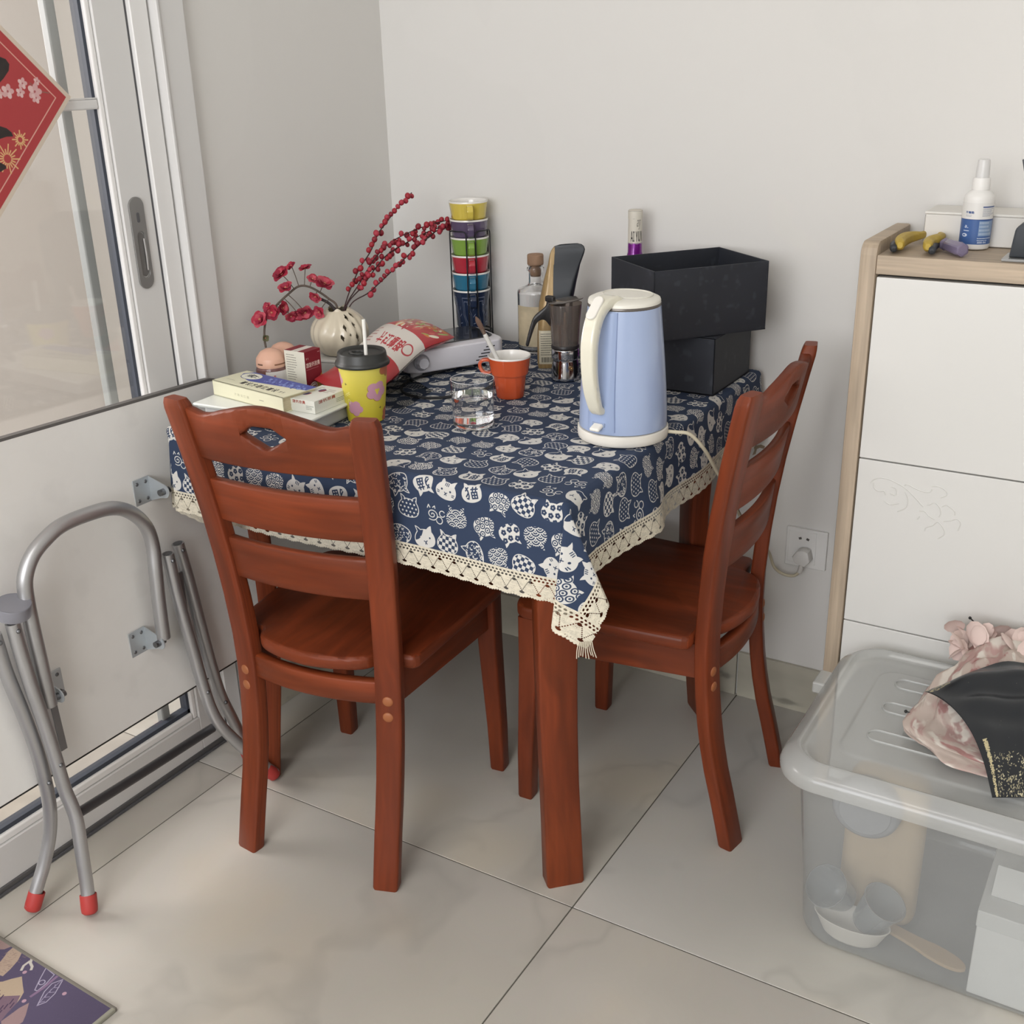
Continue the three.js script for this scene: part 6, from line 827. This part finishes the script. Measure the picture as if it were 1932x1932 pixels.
// ---------------------------------------------------------------- purple bird rug
{
  const w = 0.36, l = 0.6, x0 = 0.384 - w, z0 = 1.3445, S = 1500;
  const tx = canvasTex(900, 1500, (c) => {
    c.fillStyle = '#4b425a'; c.fillRect(0, 0, 900, 1500); const q = (p) => [(p[0] - x0) / w * 900, (p[1] - z0) / l * 1500]; const pl = (pts, col, st) => { c.beginPath(); pts.forEach((p, i) => i ? c.lineTo(...q(p)) : c.moveTo(...q(p))); if (st) { c.strokeStyle = col; c.lineWidth = st; c.stroke(); } else { c.closePath(); c.fillStyle = col; c.fill(); } };
    const m = { wing: [[0.137, 1.369], [0.132, 1.359], [0.130, 1.341], [0.151, 1.343], [0.164, 1.362], [0.170, 1.380], [0.173, 1.396], [0.15, 1.40]], w0: [[0.07, 1.338], [0.101, 1.336], [0.130, 1.340], [0.122, 1.358], [0.09, 1.38]], bird: [[0.16, 1.42], [0.183, 1.403], [0.190, 1.392], [0.200, 1.380], [0.218, 1.391], [0.232, 1.399], [0.239, 1.411], [0.242, 1.419], [0.245, 1.434], [0.252, 1.453], [0.22, 1.50], [0.17, 1.46]], belly: [[0.210, 1.422], [0.233, 1.406], [0.242, 1.419], [0.247, 1.439], [0.252, 1.453], [0.22, 1.5], [0.19, 1.46]], w2: [[0.253, 1.454], [0.254, 1.423], [0.258, 1.408], [0.275, 1.426], [0.283, 1.437], [0.28, 1.47]] };
    pl(m.wing, '#a08c7c'); pl(m.w0, '#8d7773'); pl(m.bird, '#a3917c'); pl(m.belly, '#6d5764'); pl(m.w2, '#8a7272'); c.strokeStyle = '#3f2e45'; c.lineWidth = 5; for (let k = 0; k < 26; k++) { const [x, y] = q([rr(0.195, 0.245), rr(1.415, 1.47)]); c.beginPath(); c.moveTo(x, y); c.lineTo(x + 10, y + 26); c.stroke(); }
    for (let k = 0; k < 60; k++) { const [x, y] = q([rr(0.13, 0.168), rr(1.345, 1.395)]); c.strokeStyle = '#7d6a62'; c.lineWidth = 1.5; c.beginPath(); c.moveTo(x, y); c.lineTo(x + rr(4, 16), y + rr(-14, 4)); c.stroke(); }
    pl([[0.188, 1.373], [0.182, 1.364], [0.182, 1.354], [0.186, 1.354], [0.177, 1.344]], '#b4aea6', 11); pl([[0.185, 1.354], [0.196, 1.358], [0.201, 1.364]], '#b4aea6', 11);
    pl([[0.218, 1.348], [0.230, 1.368], [0.243, 1.387], [0.248, 1.386], [0.247, 1.369], [0.242, 1.350], [0.220, 1.348]], '#9a93a6', 4); pl([[0.263, 1.349], [0.255, 1.364], [0.259, 1.381], [0.274, 1.405], [0.280, 1.393], [0.277, 1.375], [0.264, 1.351]], '#9a93a6', 4); pl([[0.274, 1.405], [0.267, 1.384], [0.262, 1.350]], '#8a8298', 3); for (let k = 1; k < 5; k++) pl([[0.258 + k * 0.003, 1.352 + k * 0.01], [0.264 + k * 0.002, 1.357 + k * 0.0105], [0.271 + k * 0.0015, 1.353 + k * 0.01]], '#8a8298', 3);
    pl([[0.249, 1.400], [0.251, 1.378], [0.249, 1.349]], '#77607a', 12); for (const p of [[0.196, 1.372], [0.248, 1.410], [0.290, 1.367]]) { const [x, y] = q(p); c.fillStyle = '#a58592'; c.beginPath(); c.arc(x, y, 9, 0, 7); c.fill(); } { const [x, y] = q([0.239, 1.371]); c.strokeStyle = '#9a93a6'; c.lineWidth = 4; c.beginPath(); c.arc(x, y, 12, 0, 7); c.stroke(); }
    // the rest of the mat, mostly out of view, carries the same birds and leaves
    for (let k = 0; k < 7; k++) { c.save(); c.translate(rr(80, 800), rr(480, 1420)); c.rotate(rnd() * 6); c.fillStyle = ['#a08c7c', '#8d7773', '#a3917c'][k % 3]; c.beginPath(); c.ellipse(0, 0, 130, 62, 0, 0, 7); c.fill(); c.beginPath(); c.moveTo(110, -20); c.lineTo(190, -40); c.lineTo(120, 26); c.fill(); c.restore(); }
    for (let k = 0; k < 5000; k++) { c.fillStyle = k % 2 ? 'rgba(255,255,255,0.03)' : 'rgba(0,0,0,0.05)'; c.fillRect(rnd() * 900, rnd() * 1500, 3, 3); }
  });
  tx.wrapS = tx.wrapT = THREE.ClampToEdgeWrapping;
  const t = thing('rug', 'purple door mat printed with pale birds and leaves, by the sliding door', 'rug', [0.384, 0.0004, z0], -0.03);
  const top = new THREE.PlaneGeometry(w, l).rotateX(-Math.PI / 2).translate(-w / 2, 0.0055, l / 2); part('pile', [top, box(w - 0.001, 0.005, l - 0.001, -w / 2, 0.0026, l / 2)], std(0xffffff, 0.95, { map: tx }), t);
  const edge = std(0x6d685f, 0.9); partn('hem', rbox(w + 0.004, 0.0068, 0.006, 0.002, -w / 2, 0.0035, 0.001), edge, t); partn('hem', rbox(0.008, 0.0068, l, 0.002, -0.002, 0.0035, l / 2), std(0x8d8b7d, 0.9), t); partn('hem', rbox(0.006, 0.0068, l, 0.002, -w, 0.0035, l / 2), edge, t); partn('hem', rbox(w, 0.0068, 0.006, 0.002, -w / 2, 0.0035, l), edge, t);
}

{ // torn remnant of brown tape on the wall, seen through the back of the right chair
  const t = thing('tape_remnant', 'torn brown tape remnant on the back wall, seen through the right chair back', 'tape', [0.907, 0.590, 0.0004]);
  const sh = poly([[-0.013, -0.016], [-0.009, -0.004], [-0.012, 0.008], [-0.004, 0.007], [0.004, 0.010], [0.013, 0.008], [0.011, 0.002], [0.002, 0.003], [-0.004, -0.001], [-0.006, -0.012]]);
  part('tape', extr(sh, 0.0006), std(0x9a8a74, 0.8), t);
}
renderer.render(scene, camera);
